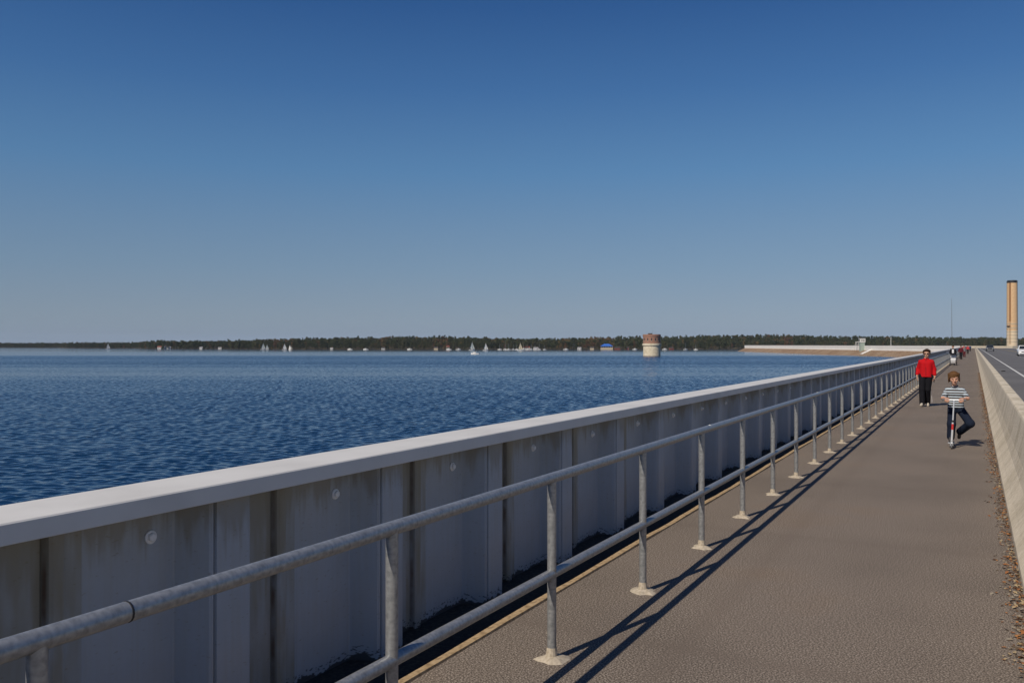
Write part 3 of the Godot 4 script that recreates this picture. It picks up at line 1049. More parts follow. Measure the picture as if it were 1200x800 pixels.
func tree_mesh(kind: int, seed_: int) -> Array:
	var r := RandomNumberGenerator.new()
	r.seed = seed_
	var g := Geo.new()
	var tr := Geo.new()
	tr.tube(Vector3(0, -0.06, 0), Vector3(0, 0.45, 0), 0.018, 0.012, 6, false)
	tr.tube(Vector3(0, 0.45, 0), Vector3(0.01, 0.92, 0.01), 0.012, 0.003, 5, false)
	var lobes := []
	var nl := 9 if kind == 0 else 12
	for k in nl:
		if kind == 0:        # broad crown
			var a := r.randf() * TAU
			var rr := sqrt(r.randf()) * 0.24
			lobes.append([Vector3(cos(a) * rr, r.randf_range(0.35, 0.84) , sin(a) * rr), r.randf_range(0.11, 0.19)])
		elif kind == 1:      # pine: bare stem, tufted top
			var y := r.randf_range(0.45, 0.95)
			var a := r.randf() * TAU
			var rr := r.randf() * 0.17 * (1.15 - y) * 2.0
			lobes.append([Vector3(cos(a) * rr, y, sin(a) * rr), r.randf_range(0.06, 0.12)])
		else:                # tall and narrow
			var y := lerpf(0.22, 0.93, float(k) / nl)
			lobes.append([Vector3(r.randf_range(-.05, .05), y, r.randf_range(-.05, .05)), lerpf(0.18, 0.06, float(k) / nl)])
		var l: Vector3 = lobes[-1][0]
		tr.tube(Vector3(0, l.y * 0.75, 0), l, 0.007, 0.003, 4, false)
	for l in lobes:
		for q in 34:
			var d := Vector3(r.randfn(), r.randfn(), r.randfn()).normalized()
			var p: Vector3 = l[0] + d * (l[1] as float) * pow(r.randf(), 0.4) * Vector3(1, .85, 1)
			var a := Vector3(r.randfn(), r.randfn(), r.randfn()).normalized() * r.randf_range(0.022, 0.048)
			var b := (d + Vector3(r.randfn(), r.randfn(), r.randfn()) * 0.5).cross(a).normalized() * r.randf_range(0.022, 0.045)
			g.col = Color.WHITE * r.randf_range(0.75, 1.2)
			g.col.a = 1.0
			g.quad(p - a, p - b * 0.7, p + a, p + b)
	return [g.mesh(), tr.mesh()]

func build_shore() -> void:
	# land
	var g := Geo.new()
	var b := -700.0
	while b < 1690.0:
		for q in [[-14.0, 20.0], [20.0, 80.0], [80.0, 160.0], [160.0, 420.0], [420.0, 1500.0]]:
			var p := []
			for w in [[b, q[0]], [b + 15.0, q[0]], [b + 15.0, q[1]], [b, q[1]]]:
				var sv := shore_at(w[0])
				p.append(far(w[0], sv.x + w[1], hill(w[0], w[1])))
			g.quad(p[0], p[1], p[2], p[3])
		b += 15.0
	struct("far_shore", g, M.shore_earth)
	var low := Geo.new()
	low.quad(far(1000, 200, -17.5), far(3500, 300, -17.5), far(3000, 2000, -17.5), far(1000, 1700, -17.5))
	struct("valley_ground", low, M.grass_bank)
	# woods: nobody could count these trees; one mass per kind of crown
	var r := RandomNumberGenerator.new()
	r.seed = 99
	var greens := [Color(.040, .052, .020), Color(.048, .060, .023), Color(.058, .066, .026), Color(.070, .067, .029), Color(.033, .045, .020)]
	var rusts := [Color(.135, .085, .035), Color(.12, .065, .035), Color(.15, .105, .045)]
	var lists := [[], [], [], [], [], []]
	b = -690.0
	while b < 1690.0:
		var sv := shore_at(b)
		var width := 5.2 / sv.x * 1000.0
		var rows := 15 if b > -60.0 and b < 1280.0 else 7
		for row in rows:
			var bb := b + r.randf_range(-0.5, 0.5) * width
			var s2 := shore_at(bb)
			var back := row * 12.0 + r.randf_range(-4, 8) + (2.0 if row == 0 else 0.0)
			var y := hill(bb, back)
			var h := r.randf_range(9.0, 16.8) if row > 0 else r.randf_range(5.5, 12.0)
			if bb < 165.0: h *= 0.85
			if r.randf() < 0.05: h *= 1.07
			var c: Color = greens[r.randi() % 5]
			var rusty := 0.04
			for z in [[452.0, 6.0], [517.0, 9.0], [660.0, 8.0], [920.0, 10.0], [330.0, 14.0], [700.0, 20.0]]:
				if absf(bb - z[0]) < z[1]: rusty = 0.5
			if r.randf() < rusty: c = rusts[r.randi() % 3]
			c = c * r.randf_range(0.8, 1.25)
			c.a = 1.0
			var kind: int = [0, 3, 0, 3, 1, 4, 2, 5, 0, 3][r.randi() % 10]
			var wide := h * r.randf_range(0.85, 1.25)
			lists[kind].append([Transform3D(Basis(Vector3.UP, r.randf() * TAU).scaled(Vector3(wide, h, wide)), far(bb, s2.x + back, y)), c])
		b += width
	var crowns := Node3D.new()
	crowns.name = "woods"
	add_child(crowns)
	crowns.set_meta("kind", "stuff")
	crowns.set_meta("label", "mixed green and rust woodland along the far lake shore")
	crowns.set_meta("category", "woodland")
	for kind in 6:
		var tm := tree_mesh(kind % 3, 200 + kind)
		for part in 2:
			var mm := MultiMesh.new()
			mm.transform_format = MultiMesh.TRANSFORM_3D
			mm.use_colors = part == 0
			mm.mesh = tm[part]
			mm.instance_count = lists[kind].size()
			for q in lists[kind].size():
				mm.set_instance_transform(q, lists[kind][q][0])
				if part == 0:
					mm.set_instance_color(q, lists[kind][q][1])
			var mi := MultiMeshInstance3D.new()
			mi.name = "crowns" if part == 0 else "trunks"
			mi.multimesh = mm
			mi.material_override = M.foliage if part == 0 else M.bark
			crowns.add_child(mi, true)
			mi.set_meta("kind", "stuff")

# ---------------------------------------------------------------- the bend of the dam with its white wall
func bend_at(bearing: float, across: float, y: float) -> Vector3:
	var best := Vector3.ZERO
	var err := 1e9
	for k in 1180:
		var p := dam_line(across, y, BEND + k * 0.5)
		var fwd := p.dot(Vector3(-sin(TURN), 0, -cos(TURN)))
		var rt := p.dot(Vector3(cos(TURN), 0, -sin(TURN)))
		var e := absf(rt / fwd * 1000.0 + 600.0 - bearing)
		if e < err:
			err = e
			best = p
	return best

func build_bend() -> void:
	var g := Geo.new()
	ribbon(g, [Vector2(-3.45, -2.3), Vector2(-3.45, 1.10), Vector2(-3.55, 1.10), Vector2(-3.55, 1.3), Vector2(-3.0, 1.3), Vector2(-3.0, 1.1), Vector2(-3.1, 1.1), Vector2(-3.1, -0.1)], [BEND, 1135.0])
	tag(obj("white_wall", g, M.white_wall), "long sunlit white wall on the bend of the dam above the stone bank", "wall")
	var turn := atan2(-BEND_DIR.x, -BEND_DIR.z)
	# gate house
	var p := bend_at(1010.5, -4.6, -2.6)
	var t := thing("gate_house", "narrow pale green gate house standing on the stone bank against the white wall", "building", p, turn)
	g = Geo.new(); g.bx(Vector3(0, 2.6, 0), Vector3(3.2, 7.2, 3.2), 0.1); obj("wall", g, M.gate_green, t)
	g = Geo.new(); g.bx(Vector3(0, 7.7, 0), Vector3(3.8, 3.0, 3.8), 0.1); obj("upper_room", g, M.house_white, t)
	g = Geo.new(); g.bx(Vector3(0, 9.35, 0), Vector3(4.2, 0.3, 4.2), 0.05); obj("roof", g, M.roof_grey, t)
	for q in 3:
		g = Geo.new(); g.bx(Vector3(-1.92, 7.8, -1.1 + q * 1.1), Vector3(0.06, 1.5, 0.6)); obj("window", g, M.window_dark, t)
	for q in 2:
		g = Geo.new(); g.bx(Vector3(-0.7 + q * 1.4, 7.8, 1.92), Vector3(0.6, 1.5, 0.06)); obj("window", g, M.window_dark, t)
	p = bend_at(1004.5, -4.4, -2.4)
	t = thing("hoist_frame", "pale steel hoist frame beside the narrow gate house", "gantry", p, turn)
	for q in [-1, 1]:
		for w in [-1, 1]:
			g = Geo.new(); g.tube(Vector3(q * 1.5, 0, w * 1.8), Vector3(q * 0.6, 6.4, w * 0.8), 0.16, 0.12, 6); obj("leg", g, M.house_white, t)
	g = Geo.new(); g.bx(Vector3(0, 6.5, 0), Vector3(1.8, 0.4, 2.4), 0.05); obj("platform", g, M.house_white, t)
	for q in [2.2, 4.4]:
		g = Geo.new()
		for w in [-1, 1]:
			g.tube(Vector3(-1.2, q, w * 1.4), Vector3(1.2, q, w * 1.4), 0.09, 0.09, 5)
			g.tube(Vector3(w * 1.2, q, -1.4), Vector3(w * 1.2, q, 1.4), 0.09, 0.09, 5)
		obj("cross_brace", g, M.house_white, t)
	p = bend_at(1018.0, -6.0, -3.4)
	t = thing("concrete_chute", "pale concrete chute with a hand rail running down the stone bank by the gate house", "chute", p, turn)
	g = Geo.new()
	g.box(Transform3D(Basis(Vector3.BACK, 0.42), Vector3(-1.5, 0.1, 0)), Vector3(8.0, 0.5, 3.0), 0.05)
	obj("slab", g, M.white_wall, t)
	g = Geo.new()
	for q in 4:
		g.tube(Vector3(1.8 - q * 2.2, 0.9 - q * 0.95, 1.4), Vector3(1.8 - q * 2.2, 2.6 - q * 0.95, 1.4), 0.05, 0.05, 5)
	g.tube(Vector3(1.8, 2.6, 1.4), Vector3(-4.8, -0.25, 1.4), 0.06, 0.06, 5)
	obj("hand_rail", g, M.house_white, t)
	p = bend_at(1044.5, -2.0, 0.0)
	t = thing("light_pole", "thin pale pole rising above the white wall of the dam bend", "pole", p)
	g = Geo.new(); g.tube(Vector3(0, 0, 0), Vector3(0, 7.4, 0), 0.22, 0.13, 8); obj("shaft", g, M.house_white, t)
	g = Geo.new(); g.bx(Vector3(0, 0.15, 0), Vector3(0.7, 0.3, 0.7), 0.05); obj("foot", g, M.house_white, t)
	# lamp post by the road
	p = far(1182.6, 505, -0.3)
	t = thing("street_lamp", "dark lamp post with a boxy head standing before the tall chimney", "street lamp", p, turn)
	g = Geo.new(); g.tube(Vector3.ZERO, Vector3(0, 12.8, 0), 0.20, 0.11, 8); obj("post", g, M.chimney_pale, t)
	g = Geo.new(); g.tube(Vector3(0, 12.5, 0), Vector3(-1.4, 13.1, 0), 0.08, 0.06, 6); obj("arm", g, M.near_black, t)
	g = Geo.new(); g.bx(Vector3(-0.1, 13.0, 0), Vector3(1.5, 0.9, 1.2), 0.15); obj("lamp_head", g, M.near_black, t)

# ---------------------------------------------------------------- intake tower in the lake
func build_tower() -> void:
	var p := far(764.0, 642.0, WATER)
	var t := thing("intake_tower", "round intake tower of pale concrete with a red brick top standing in the lake", "tower", p, 0.3)
	var g := Geo.new(); g.lathe([Vector2(6.45, -4.0), Vector2(6.45, 7.3)], Transform3D(), 40); obj("shaft", g, M.tower_concrete, t)
	g = Geo.new(); g.lathe([Vector2(6.45, 7.3), Vector2(7.0, 7.5), Vector2(7.05, 8.9), Vector2(6.4, 9.1)], Transform3D(), 40); obj("ledge", g, M.tower_concrete, t)
	g = Geo.new(); g.lathe([Vector2(6.5, 9.1), Vector2(6.5, 14.4)], Transform3D(), 40); obj("brick_drum", g, M.tower_brick, t)
	g = Geo.new(); g.lathe([Vector2(6.5, 14.4), Vector2(6.85, 14.5), Vector2(6.85, 15.1), Vector2(6.6, 15.2), Vector2(6.6, 15.9), Vector2(6.2, 15.9), Vector2(6.2, 15.2), Vector2(0.0, 15.25)], Transform3D(), 40); obj("parapet", g, M.tower_brick, t)
	g = Geo.new()
	for y in [2.2, 4.6]:
		g.lathe([Vector2(6.45, y - .12), Vector2(6.52, y - .08), Vector2(6.52, y + .08), Vector2(6.45, y + .12)], Transform3D(), 40)
	obj("pour_band", g, M.tower_concrete, t)
	for k in 14:
		var a := TAU * k / 14.0
		g = Geo.new()
		var bs := Basis(Vector3.UP, a)
		g.box(Transform3D(bs, bs * Vector3(0, 12.1, 6.46)), Vector3(0.75, 1.9, 0.22)); obj("window", g, M.window_dark, t)
		g = Geo.new()
		g.box(Transform3D(bs, bs * Vector3(0, 11.05, 6.5)), Vector3(1.1, 0.18, 0.35)); obj("sill", g, M.tower_concrete, t)
	g = Geo.new(); g.tube(Vector3(0.3, 15.2, 0), Vector3(0.3, 21.0, 0), 0.14, 0.05, 6); obj("antenna", g, M.steel_grey, t)
	g = Geo.new(); g.bx(Vector3(-1.2, 16.0, 0.5), Vector3(3.2, 1.5, 2.6), 0.1); obj("roof_hut", g, M.near_black, t)

func build_chimney() -> void:
	var p := far(1186.8, 900.0, -17.0)
	var t := thing("chimney", "tall tan power station chimney with pale lower bands and a dark rim", "chimney", p)
	var y0 := 0.0
	var hs := 87.0
	var g := Geo.new(); g.lathe([Vector2(5.3, 0.0), Vector2(5.2, 34.0)], Transform3D(), 36); obj("lower_shaft", g, M.chimney_pale, t)
	g = Geo.new(); g.lathe([Vector2(5.2, 34.0), Vector2(4.95, 84.0)], Transform3D(), 36); obj("upper_shaft", g, M.chimney_tan, t)
	g = Geo.new(); g.lathe([Vector2(4.95, 84.0), Vector2(4.5, 84.2), Vector2(4.5, 86.8), Vector2(4.0, 86.8), Vector2(4.0, 80.0)], Transform3D(), 36); obj("rim", g, M.near_black, t)
	for y in [22.0, 25.5, 29.0, 32.5, 36.5, 41.0]:
		g = Geo.new(); g.lathe([Vector2(5.15, y - .5), Vector2(5.32, y - .4), Vector2(5.32, y + .4), Vector2(5.15, y + .5)], Transform3D(), 36); obj("band", g, M.house_cream, t)
	g = Geo.new()
	var a := Vector3(-cos(TURN), 0, sin(TURN)) * 0.80 + Vector3(sin(TURN), 0, cos(TURN)) * 0.6
	for q in [-0.8, 0.8]:
		var o: Vector3 = a * 5.4 + a.cross(Vector3.UP) * q
		g.tube(o + Vector3.UP * 20.0, o + Vector3.UP * 84.0, 0.12, 0.12, 5)
	var y := 20.0
	while y < 84.0:
		g.tube(a * 5.4 + a.cross(Vector3.UP) * -0.8 + Vector3.UP * y, a * 5.4 + a.cross(Vector3.UP) * 0.8 + Vector3.UP * y, 0.08, 0.08, 4, false)
		y += 1.0
	obj("ladder", g, M.chimney_brown, t)
	g = Geo.new()
	g.box(Transform3D(Basis(a.cross(Vector3.UP), Vector3.UP, a), a * 4.95 + Vector3.UP * 64.0), Vector3(1.9, 40.0, 0.9)); obj("brown_backing", g, M.chimney_brown, t)  # darker brown strip behind the ladder, upper part only
	for q in 10:
		var an := TAU * q / 10.0
		g = Geo.new(); g.bx(Vector3(cos(an) * 4.8, 85.2, sin(an) * 4.8), Vector3(0.5, 2.2, 0.5)); obj("rim_pier", g, M.near_black, t)
	# radio mast
	p = far(1115.8, 2300.0, 0.0)
	t = thing("radio_mast", "thin lattice radio mast rising behind the distant woods", "mast", p)
	var legs := [Vector3(1, 0, 0), Vector3(-.5, 0, .87), Vector3(-.5, 0, -.87)]
	for l in legs:
		g = Geo.new(); g.tube(l * 1.7, l * 0.35 + Vector3.UP * 128.0, 0.42, 0.10, 5); obj("leg", g, M.steel_grey, t)
	g = Geo.new()
	for k in 42:
		var s0 := lerpf(1.7, 0.35, k / 42.0)
		var s1 := lerpf(1.7, 0.35, (k + 1) / 42.0)
		for q in 3:
			g.tube(legs[q] * s0 + Vector3.UP * k * 3.05, legs[(q + 1) % 3] * s1 + Vector3.UP * (k + 1) * 3.05, 0.16, 0.10, 4, false)
	obj("bracing", g, M.steel_grey, t)

# ---------------------------------------------------------------- boats
func hull(g: Geo, ln: float, wd: float, hi: float) -> void:
	var n := 9
	var secs := []
	for k in n + 1:
		var t := float(k) / n
		var w := wd * 0.5 * (sin(minf(t * 1.25 + 0.42, 2.0) * PI * 0.5) if t < 0.55 else cos((t - 0.55) / 0.45 * PI * 0.5) * 0.995)
		w = maxf(w, 0.02)
		var x := (t - 0.5) * ln
		var sheer := hi * (0.82 + 0.3 * t * t)
		secs.append([Vector3(x, sheer, -w), Vector3(x, 0.0, -w * 0.8), Vector3(x * 0.96, -0.35, 0), Vector3(x, 0.0, w * 0.8), Vector3(x, sheer, w)])
	for k in n:
		for q in 4:
			g.quad_out(secs[k][q], secs[k + 1][q], secs[k + 1][q + 1], secs[k][q + 1], Vector3((secs[k][0].x + secs[k + 1][0].x) * 0.5, hi * 0.5, 0))
		g.quad_out(secs[k][0], secs[k + 1][0], secs[k + 1][4], secs[k][4], Vector3(0, -5, 0))
	for q in 3:
		g.tri_out(secs[0][0], secs[0][q + 1], secs[0][q + 2], Vector3.ZERO)

func sail(g: Geo, a: Vector3, b: Vector3, d: Vector3, belly: float) -> void:
	var n := 5
	var nn := (b - a).cross(d - a).normalized()
	var rows := []
	for k in n + 1:
		var t := float(k) / n
		var row := []
		for q in n + 1:
			var w := float(q) / n
			row.append(a.lerp(d, t).lerp(b.lerp(d, t), w) + nn * belly * sin(PI * w) * sin(PI * minf(t + 0.15, 1.0)))
		rows.append(row)
	for side in [0.0, 0.03]:
		for k in n:
			for q in n:
				var o: Vector3 = nn * side
				if side > 0.0:
					g.quad(rows[k][q] + o, rows[k][q + 1] + o, rows[k + 1][q + 1] + o, rows[k + 1][q] + o)
				else:
					g.quad(rows[k][q], rows[k + 1][q], rows[k + 1][q + 1], rows[k][q + 1])

func sailboat(at: Vector3, turn: float, h: float, cloth: String, label: String, group := "", sails := true) -> void:
	var ln := h * 0.72
	var t := thing("sailing_boat", label, "sailboat", at, turn, group)
	var g := Geo.new(); hull(g, ln, ln * 0.30, h * 0.095); obj("hull", g, M.hull_white, t)
	g = Geo.new(); g.bx(Vector3(0.02 * ln, h * 0.12, 0), Vector3(ln * 0.34, h * 0.06, ln * 0.17), 0.1); obj("cabin", g, M.hull_white, t)
	g = Geo.new(); g.tube(Vector3(ln * 0.06, 0.2, 0), Vector3(ln * 0.06, h, 0), 0.11, 0.06, 6); obj("mast", g, M.aluminium, t)
	g = Geo.new(); g.tube(Vector3(ln * 0.06, h * 0.19, 0), Vector3(-ln * 0.38, h * 0.19, 0.4), 0.07, 0.05, 6); obj("boom", g, M.aluminium, t)
	if sails:
		g = Geo.new(); sail(g, Vector3(ln * 0.05, h * 0.20, 0), Vector3(-ln * 0.37, h * 0.20, 0.4), Vector3(ln * 0.05, h * 0.97, 0), 0.5); obj("mainsail", g, M[cloth], t)
		g = Geo.new(); sail(g, Vector3(ln * 0.47, h * 0.14, 0), Vector3(ln * 0.09, h * 0.16, 0.5), Vector3(ln * 0.08, h * 0.85, 0), 0.4); obj("jib", g, M[cloth], t)
	else:
		g = Geo.new(); g.tube(Vector3(ln * 0.05, h * 0.215, 0), Vector3(-ln * 0.36, h * 0.215, 0.4), 0.17, 0.12, 6); obj("furled_sail", g, M.cloth_blue if label.contains("blue sail cover") else M.sail_white, t)

func motorboat(at: Vector3, turn: float, ln: float, label: String, group := "") -> void:
	var t := thing("motor_boat", label, "motorboat", at, turn, group)
	var g := Geo.new(); hull(g, ln, ln * 0.34, ln * 0.15); obj("hull", g, M.hull_white, t)
	g = Geo.new(); g.bx(Vector3(ln * 0.06, ln * 0.19, 0), Vector3(ln * 0.36, ln * 0.11, ln * 0.22), 0.08); obj("cabin", g, M.hull_white, t)
	g = Geo.new(); g.box(Transform3D(Basis(Vector3.BACK, 0.5), Vector3(ln * 0.17, ln * 0.29, 0)), Vector3(0.06, ln * 0.10, ln * 0.21)); obj("windshield", g, M.window_dark, t)
	g = Geo.new()
	for q in [-1, 1]:
		g.tube(Vector3(-ln * 0.25, ln * 0.14, q * ln * 0.12), Vector3(-ln * 0.2, ln * 0.34, q * ln * 0.11), 0.03, 0.03, 5)
		g.tube(Vector3(ln * 0.05, ln * 0.24, q * ln * 0.10), Vector3(ln * 0.02, ln * 0.34, q * ln * 0.11), 0.03, 0.03, 5)
	obj("canopy_frame", g, M.aluminium, t)
	g = Geo.new(); g.bx(Vector3(-ln * 0.09, ln * 0.345, 0), Vector3(ln * 0.30, 0.08, ln * 0.26), 0.03); obj("canopy", g, M.sail_white, t)
	g = Geo.new(); g.bx(Vector3(-ln * 0.52, ln * 0.12, 0), Vector3(ln * 0.07, ln * 0.16, ln * 0.07), 0.04); obj("outboard_motor", g, M.near_black, t)

func build_boats() -> void:
	var along := TURN            # a boat turned so lies broadside to the walkway's view over the lake
	sailboat(far(126, 1700, WATER), along + 0.5, 11.5, "sail_white", "lone white sailing boat off the low blue headland at the lake's far end")
	sailboat(far(308, 1440, WATER), along + 0.4, 11.5, "sail_grey", "sailing boat with dull grey sails, the taller of two before the dark woods", "two grey-sailed boats")
	sailboat(far(312.5, 1450, WATER), along + 0.3, 9.0, "sail_grey", "sailing boat with dull grey sails, the shorter of two before the dark woods", "two grey-sailed boats")
	sailboat(far(333, 1400, WATER), along + 0.3, 10.5, "sail_white", "bright white sailing boat, the taller of a close pair below a white house")
	sailboat(far(339.5, 1400, WATER), along + 2.6, 8.2, "sail_white", "bright white sailing boat, the shorter of a close pair below a white house")
	sailboat(far(553, 1290, WATER), along + 0.35, 13.0, "sail_grey", "sailing boat with tall greenish grey sails behind the open white motorboat")
	sailboat(far(569, 1210, WATER), along + 0.3, 11.0, "sail_white", "sailing boat with slim bright white sails well off the wooded shore")
	sailboat(far(609.5, 1190, WATER), along + 0.2, 11.5, "sail_cream", "sailing boat with cream sails in front of the marina")
	motorboat(far(556.5, 735, WATER), along + 3.0, 7.0, "open white motorboat alone in the middle of the lake")
	var spots := [[410.0, 3.0], [428.5, 3.2], [480.0, 3.1], [526.0, 3.0], [537.0, 0.2], [663.0, 0.1], [744.0, 0.2], [779.0, 0.1]]
	var where := ["off the woods left of the orange trees, farther from them", "off the woods, close to the orange trees", "between the orange trees and the shore house", "moored below the orange trees by the house", "moored by a second one past the orange trees", "off the shore between marina and blue roof", "between blue roofed building and brick tower", "just past the brick topped tower"]
	for k in spots.size():
		motorboat(far(spots[k][0], shore_at(spots[k][0]).x - 45.0, WATER), along + spots[k][1], 8.5, "small white motorboat " + where[k], "motorboats along the far shore")
	for k in 11:
		var b := 586.0 + k * 5.2 + rng.randf_range(-1.2, 1.2)
		sailboat(far(b, shore_at(b).x - 35.0 - rng.randf() * 20.0, WATER), along + rng.randf_range(-0.3, 0.3) + (0.0 if k % 2 else PI), rng.randf_range(8.0, 10.5), "sail_white", "moored sailing boat with bare mast and %s sail cover in the marina row" % ("blue" if int(far(b, 1400.0, 0).x) % 2 == 0 else "white"), "boats moored at the marina", false)
	sailboat(far(803.5, 1390, WATER), along + 0.4, 11.0, "sail_white", "moored sailing boat with bare mast, nearer of two past the brick topped tower", "", false)
	sailboat(far(815.5, 1400, WATER), along + 2.9, 9.0, "sail_white", "moored sailing boat with bare mast, farther of two past the brick topped tower", "", false)

# ---------------------------------------------------------------- houses on the far shore
func house(at: Vector3, turn: float, size: Vector3, wall: String, roof: String, label: String, called := "lake_house") -> void:
	var t := thing(called, label, "house", at, turn)
	var w := size.x * 0.74
	var h := size.y * 0.72
	var d := size.z * 0.74
	var rise := d * 0.32
	var g := Geo.new()
	g.bx(Vector3(0, h * 0.5 - 1.0, 0), Vector3(w, h + 2.0, d))
	for s in [-1, 1]:
		g.tri_out(Vector3(s * w * 0.5, h, -d * 0.5), Vector3(s * w * 0.5, h, d * 0.5), Vector3(s * w * 0.5, h + rise, 0), Vector3.ZERO)
	obj("wall", g, M[wall], t)
	g = Geo.new()
	for s in [-1, 1]:
		var a: float = atan2(rise, d * 0.5) * s
		g.box(Transform3D(Basis(Vector3.RIGHT, a), Vector3(0, h + rise * 0.5 + 0.12, s * d * 0.25)), Vector3(w + 0.9, 0.2, sqrt(rise * rise + d * d * 0.25) + 0.6))
	obj("roof", g, M[roof], t)
	var n := maxi(2, int(w / 3.0))
	var floors := maxi(1, int(h / 2.9))
	for f in floors:
		for k in n:
			g = Geo.new()
			g.bx(Vector3((k + 0.5 - n * 0.5) * w / n, h * (f + 0.58) / floors, d * 0.5 + 0.01), Vector3(0.9, 1.1, 0.08))
			obj("window", g, M.window_dark, t)
	g = Geo.new(); g.bx(Vector3(w * 0.3, h + rise + 0.3, -d * 0.1), Vector3(0.8, 1.8, 0.8)); obj("chimney_stack", g, M.house_red, t)

func on_shore(b: float, back: float) -> Vector3:
	return far(b, shore_at(b).x + back, hill(b, back) + 0.3)

func build_houses() -> void:
	var f := TURN
	house(on_shore(186.5, 2.0), f + 0.2, Vector3(9, 5.5, 7), "house_white", "roof_red", "white lake house with red roof, leftmost wing of a shore cluster of three")
	house(on_shore(192.5, 8.0), f - 0.3, Vector3(8, 6.5, 8), "house_white", "roof_dark", "tall white lake house in the middle of a shore cluster of three")
	house(on_shore(197.5, 3.0), f + 0.5, Vector3(9, 4.5, 7), "house_white", "roof_grey", "white lake house with grey roof in a shore cluster of three")
	house(on_shore(235.5, -4.0), f, Vector3(7, 4.0, 6), "house_white", "roof_grey", "small white boathouse alone at the water below dark trees", "boat_house")
	house(on_shore(257.5, -2.0), f + 0.1, Vector3(8, 3.2, 6), "house_white", "roof_grey", "low white cabin at the edge of a dark wooded point")
	house(on_shore(341.0, 30.0), f + 0.4, Vector3(8, 5.0, 7), "house_white", "roof_grey", "white house among trees above two bright sailing boats")
	house(on_shore(388.5, -4.0), f, Vector3(6, 3.0, 5), "house_white", "roof_grey", "tiny white boathouse below the rising wooded shore", "boat_house")
	house(on_shore(449.0, -2.0), f + 0.3, Vector3(7, 4.0, 6), "house_white", "roof_dark", "white cabin next to the rust coloured trees")
	house(on_shore(511.0, 0.0), f - 0.1, Vector3(9, 4.0, 7), "house_cream", "roof_dark", "cream house on the shore behind moored motorboats")
	house(on_shore(524.5, 5.0), f + 0.6, Vector3(7, 6.5, 7), "house_cream", "roof_red", "tall cream house with red roof beside the orange trees")
	house(on_shore(617.0, 4.0), f, Vector3(14, 4.5, 9), "house_white", "roof_red", "long white marina building with red roof")
	house(on_shore(628.0, -3.0), f + 0.2, Vector3(10, 3.4, 7), "house_white", "roof_grey", "low white marina shed with grey roof")
	house(on_shore(679.0, -3.0), f, Vector3(8, 3.6, 6), "house_white", "roof_grey", "white boathouse at the water, left one of a pair with a cream house", "boat_house")
	house(on_shore(694.0, 2.0), f - 0.2, Vector3(9, 4.0, 7), "house_cream", "roof_dark", "cream house with dark roof between boathouse and blue roofed building")
	house(on_shore(723.5, 0.0), f + 0.1, Vector3(12, 4.0, 7), "house_red", "roof_dark", "dark red house with white trim beside the blue roofed building")
	house(on_shore(735.0, 3.0), f - 0.2, Vector3(8, 3.8, 6), "house_red", "roof_dark", "smaller dark red house under trees near the brick topped tower")
	house(on_shore(787.0, -2.0), f + 0.2, Vector3(9, 3.8, 6), "house_red", "roof_dark", "red boathouse on the shore just past the brick topped tower", "boat_house")
	# the pavilion with the blue roof
	var p := on_shore(711.0, -6.0)
	p.y = WATER + 0.2
	var t := thing("pavilion", "large lakeside pavilion with a bright blue hipped roof", "building", p, f)
	var g := Geo.new(); g.bx(Vector3(0, 1.2, 0), Vector3(19.5, 3.6, 13)); obj("base_wall", g, M.house_cream, t)
	g = Geo.new(); g.bx(Vector3(0, 4.2, 0), Vector3(18.0, 2.6, 11.5)); obj("upper_wall", g, M.cloth_blue, t)
	for k in 7:
		g = Geo.new(); g.bx(Vector3(-8.6 + k * 2.87, 4.2, 6.0), Vector3(0.45, 2.6, 0.45)); obj("post", g, M.house_white, t)
	g = Geo.new()
	var a := [Vector3(-10.4, 5.5, 7.2), Vector3(10.4, 5.5, 7.2), Vector3(10.4, 5.5, -7.2), Vector3(-10.4, 5.5, -7.2)]
	var r0 := Vector3(-4.2, 9.6, 0)
	var r1 := Vector3(4.2, 9.6, 0)
	g.quad_out(a[0], a[1], r1, r0, Vector3(0, 5, 0))
	g.quad_out(a[2], a[3], r0, r1, Vector3(0, 5, 0))
	g.tri_out(a[1], a[2], r1, Vector3(0, 5, 0))
	g.tri_out(a[3], a[0], r0, Vector3(0, 5, 0))
	g.quad_out(a[0], a[1], a[2], a[3], Vector3(0, 9, 0))
	obj("roof", g, M.roof_blue, t)

# ---------------------------------------------------------------- people
func stroll(phase: float, h: float) -> Dictionary:
	var s := h / 1.7
	var J := {
		"head": Vector3(0, 1.575, 0.03), "neck": Vector3(0, 1.43, 0), "sh_l": Vector3(-.165, 1.36, 0), "sh_r": Vector3(.165, 1.36, 0),
		"el_l": Vector3(-.245, 1.10, -.05 + .08 * phase), "el_r": Vector3(.245, 1.10, -.05 - .08 * phase), "wr_l": Vector3(-.245, .86, .04 + .15 * phase), "wr_r": Vector3(.245, .86, .04 - .15 * phase),
		"hip_l": Vector3(-.09, .90, 0), "hip_r": Vector3(.09, .90, 0), "kn_l": Vector3(-.095, .49, .09 - .10 * phase), "kn_r": Vector3(.095, .49, .09 + .10 * phase),
		"an_l": Vector3(-.09, .09, -.02 - .20 * phase), "an_r": Vector3(.09, .09, -.02 + .20 * phase), "to_l": Vector3(-.10, .045, .12 - .20 * phase), "to_r": Vector3(.10, .045, .12 + .20 * phase)}
	for k in J.keys():
		J[k] = (J[k] as Vector3) * s
	return J

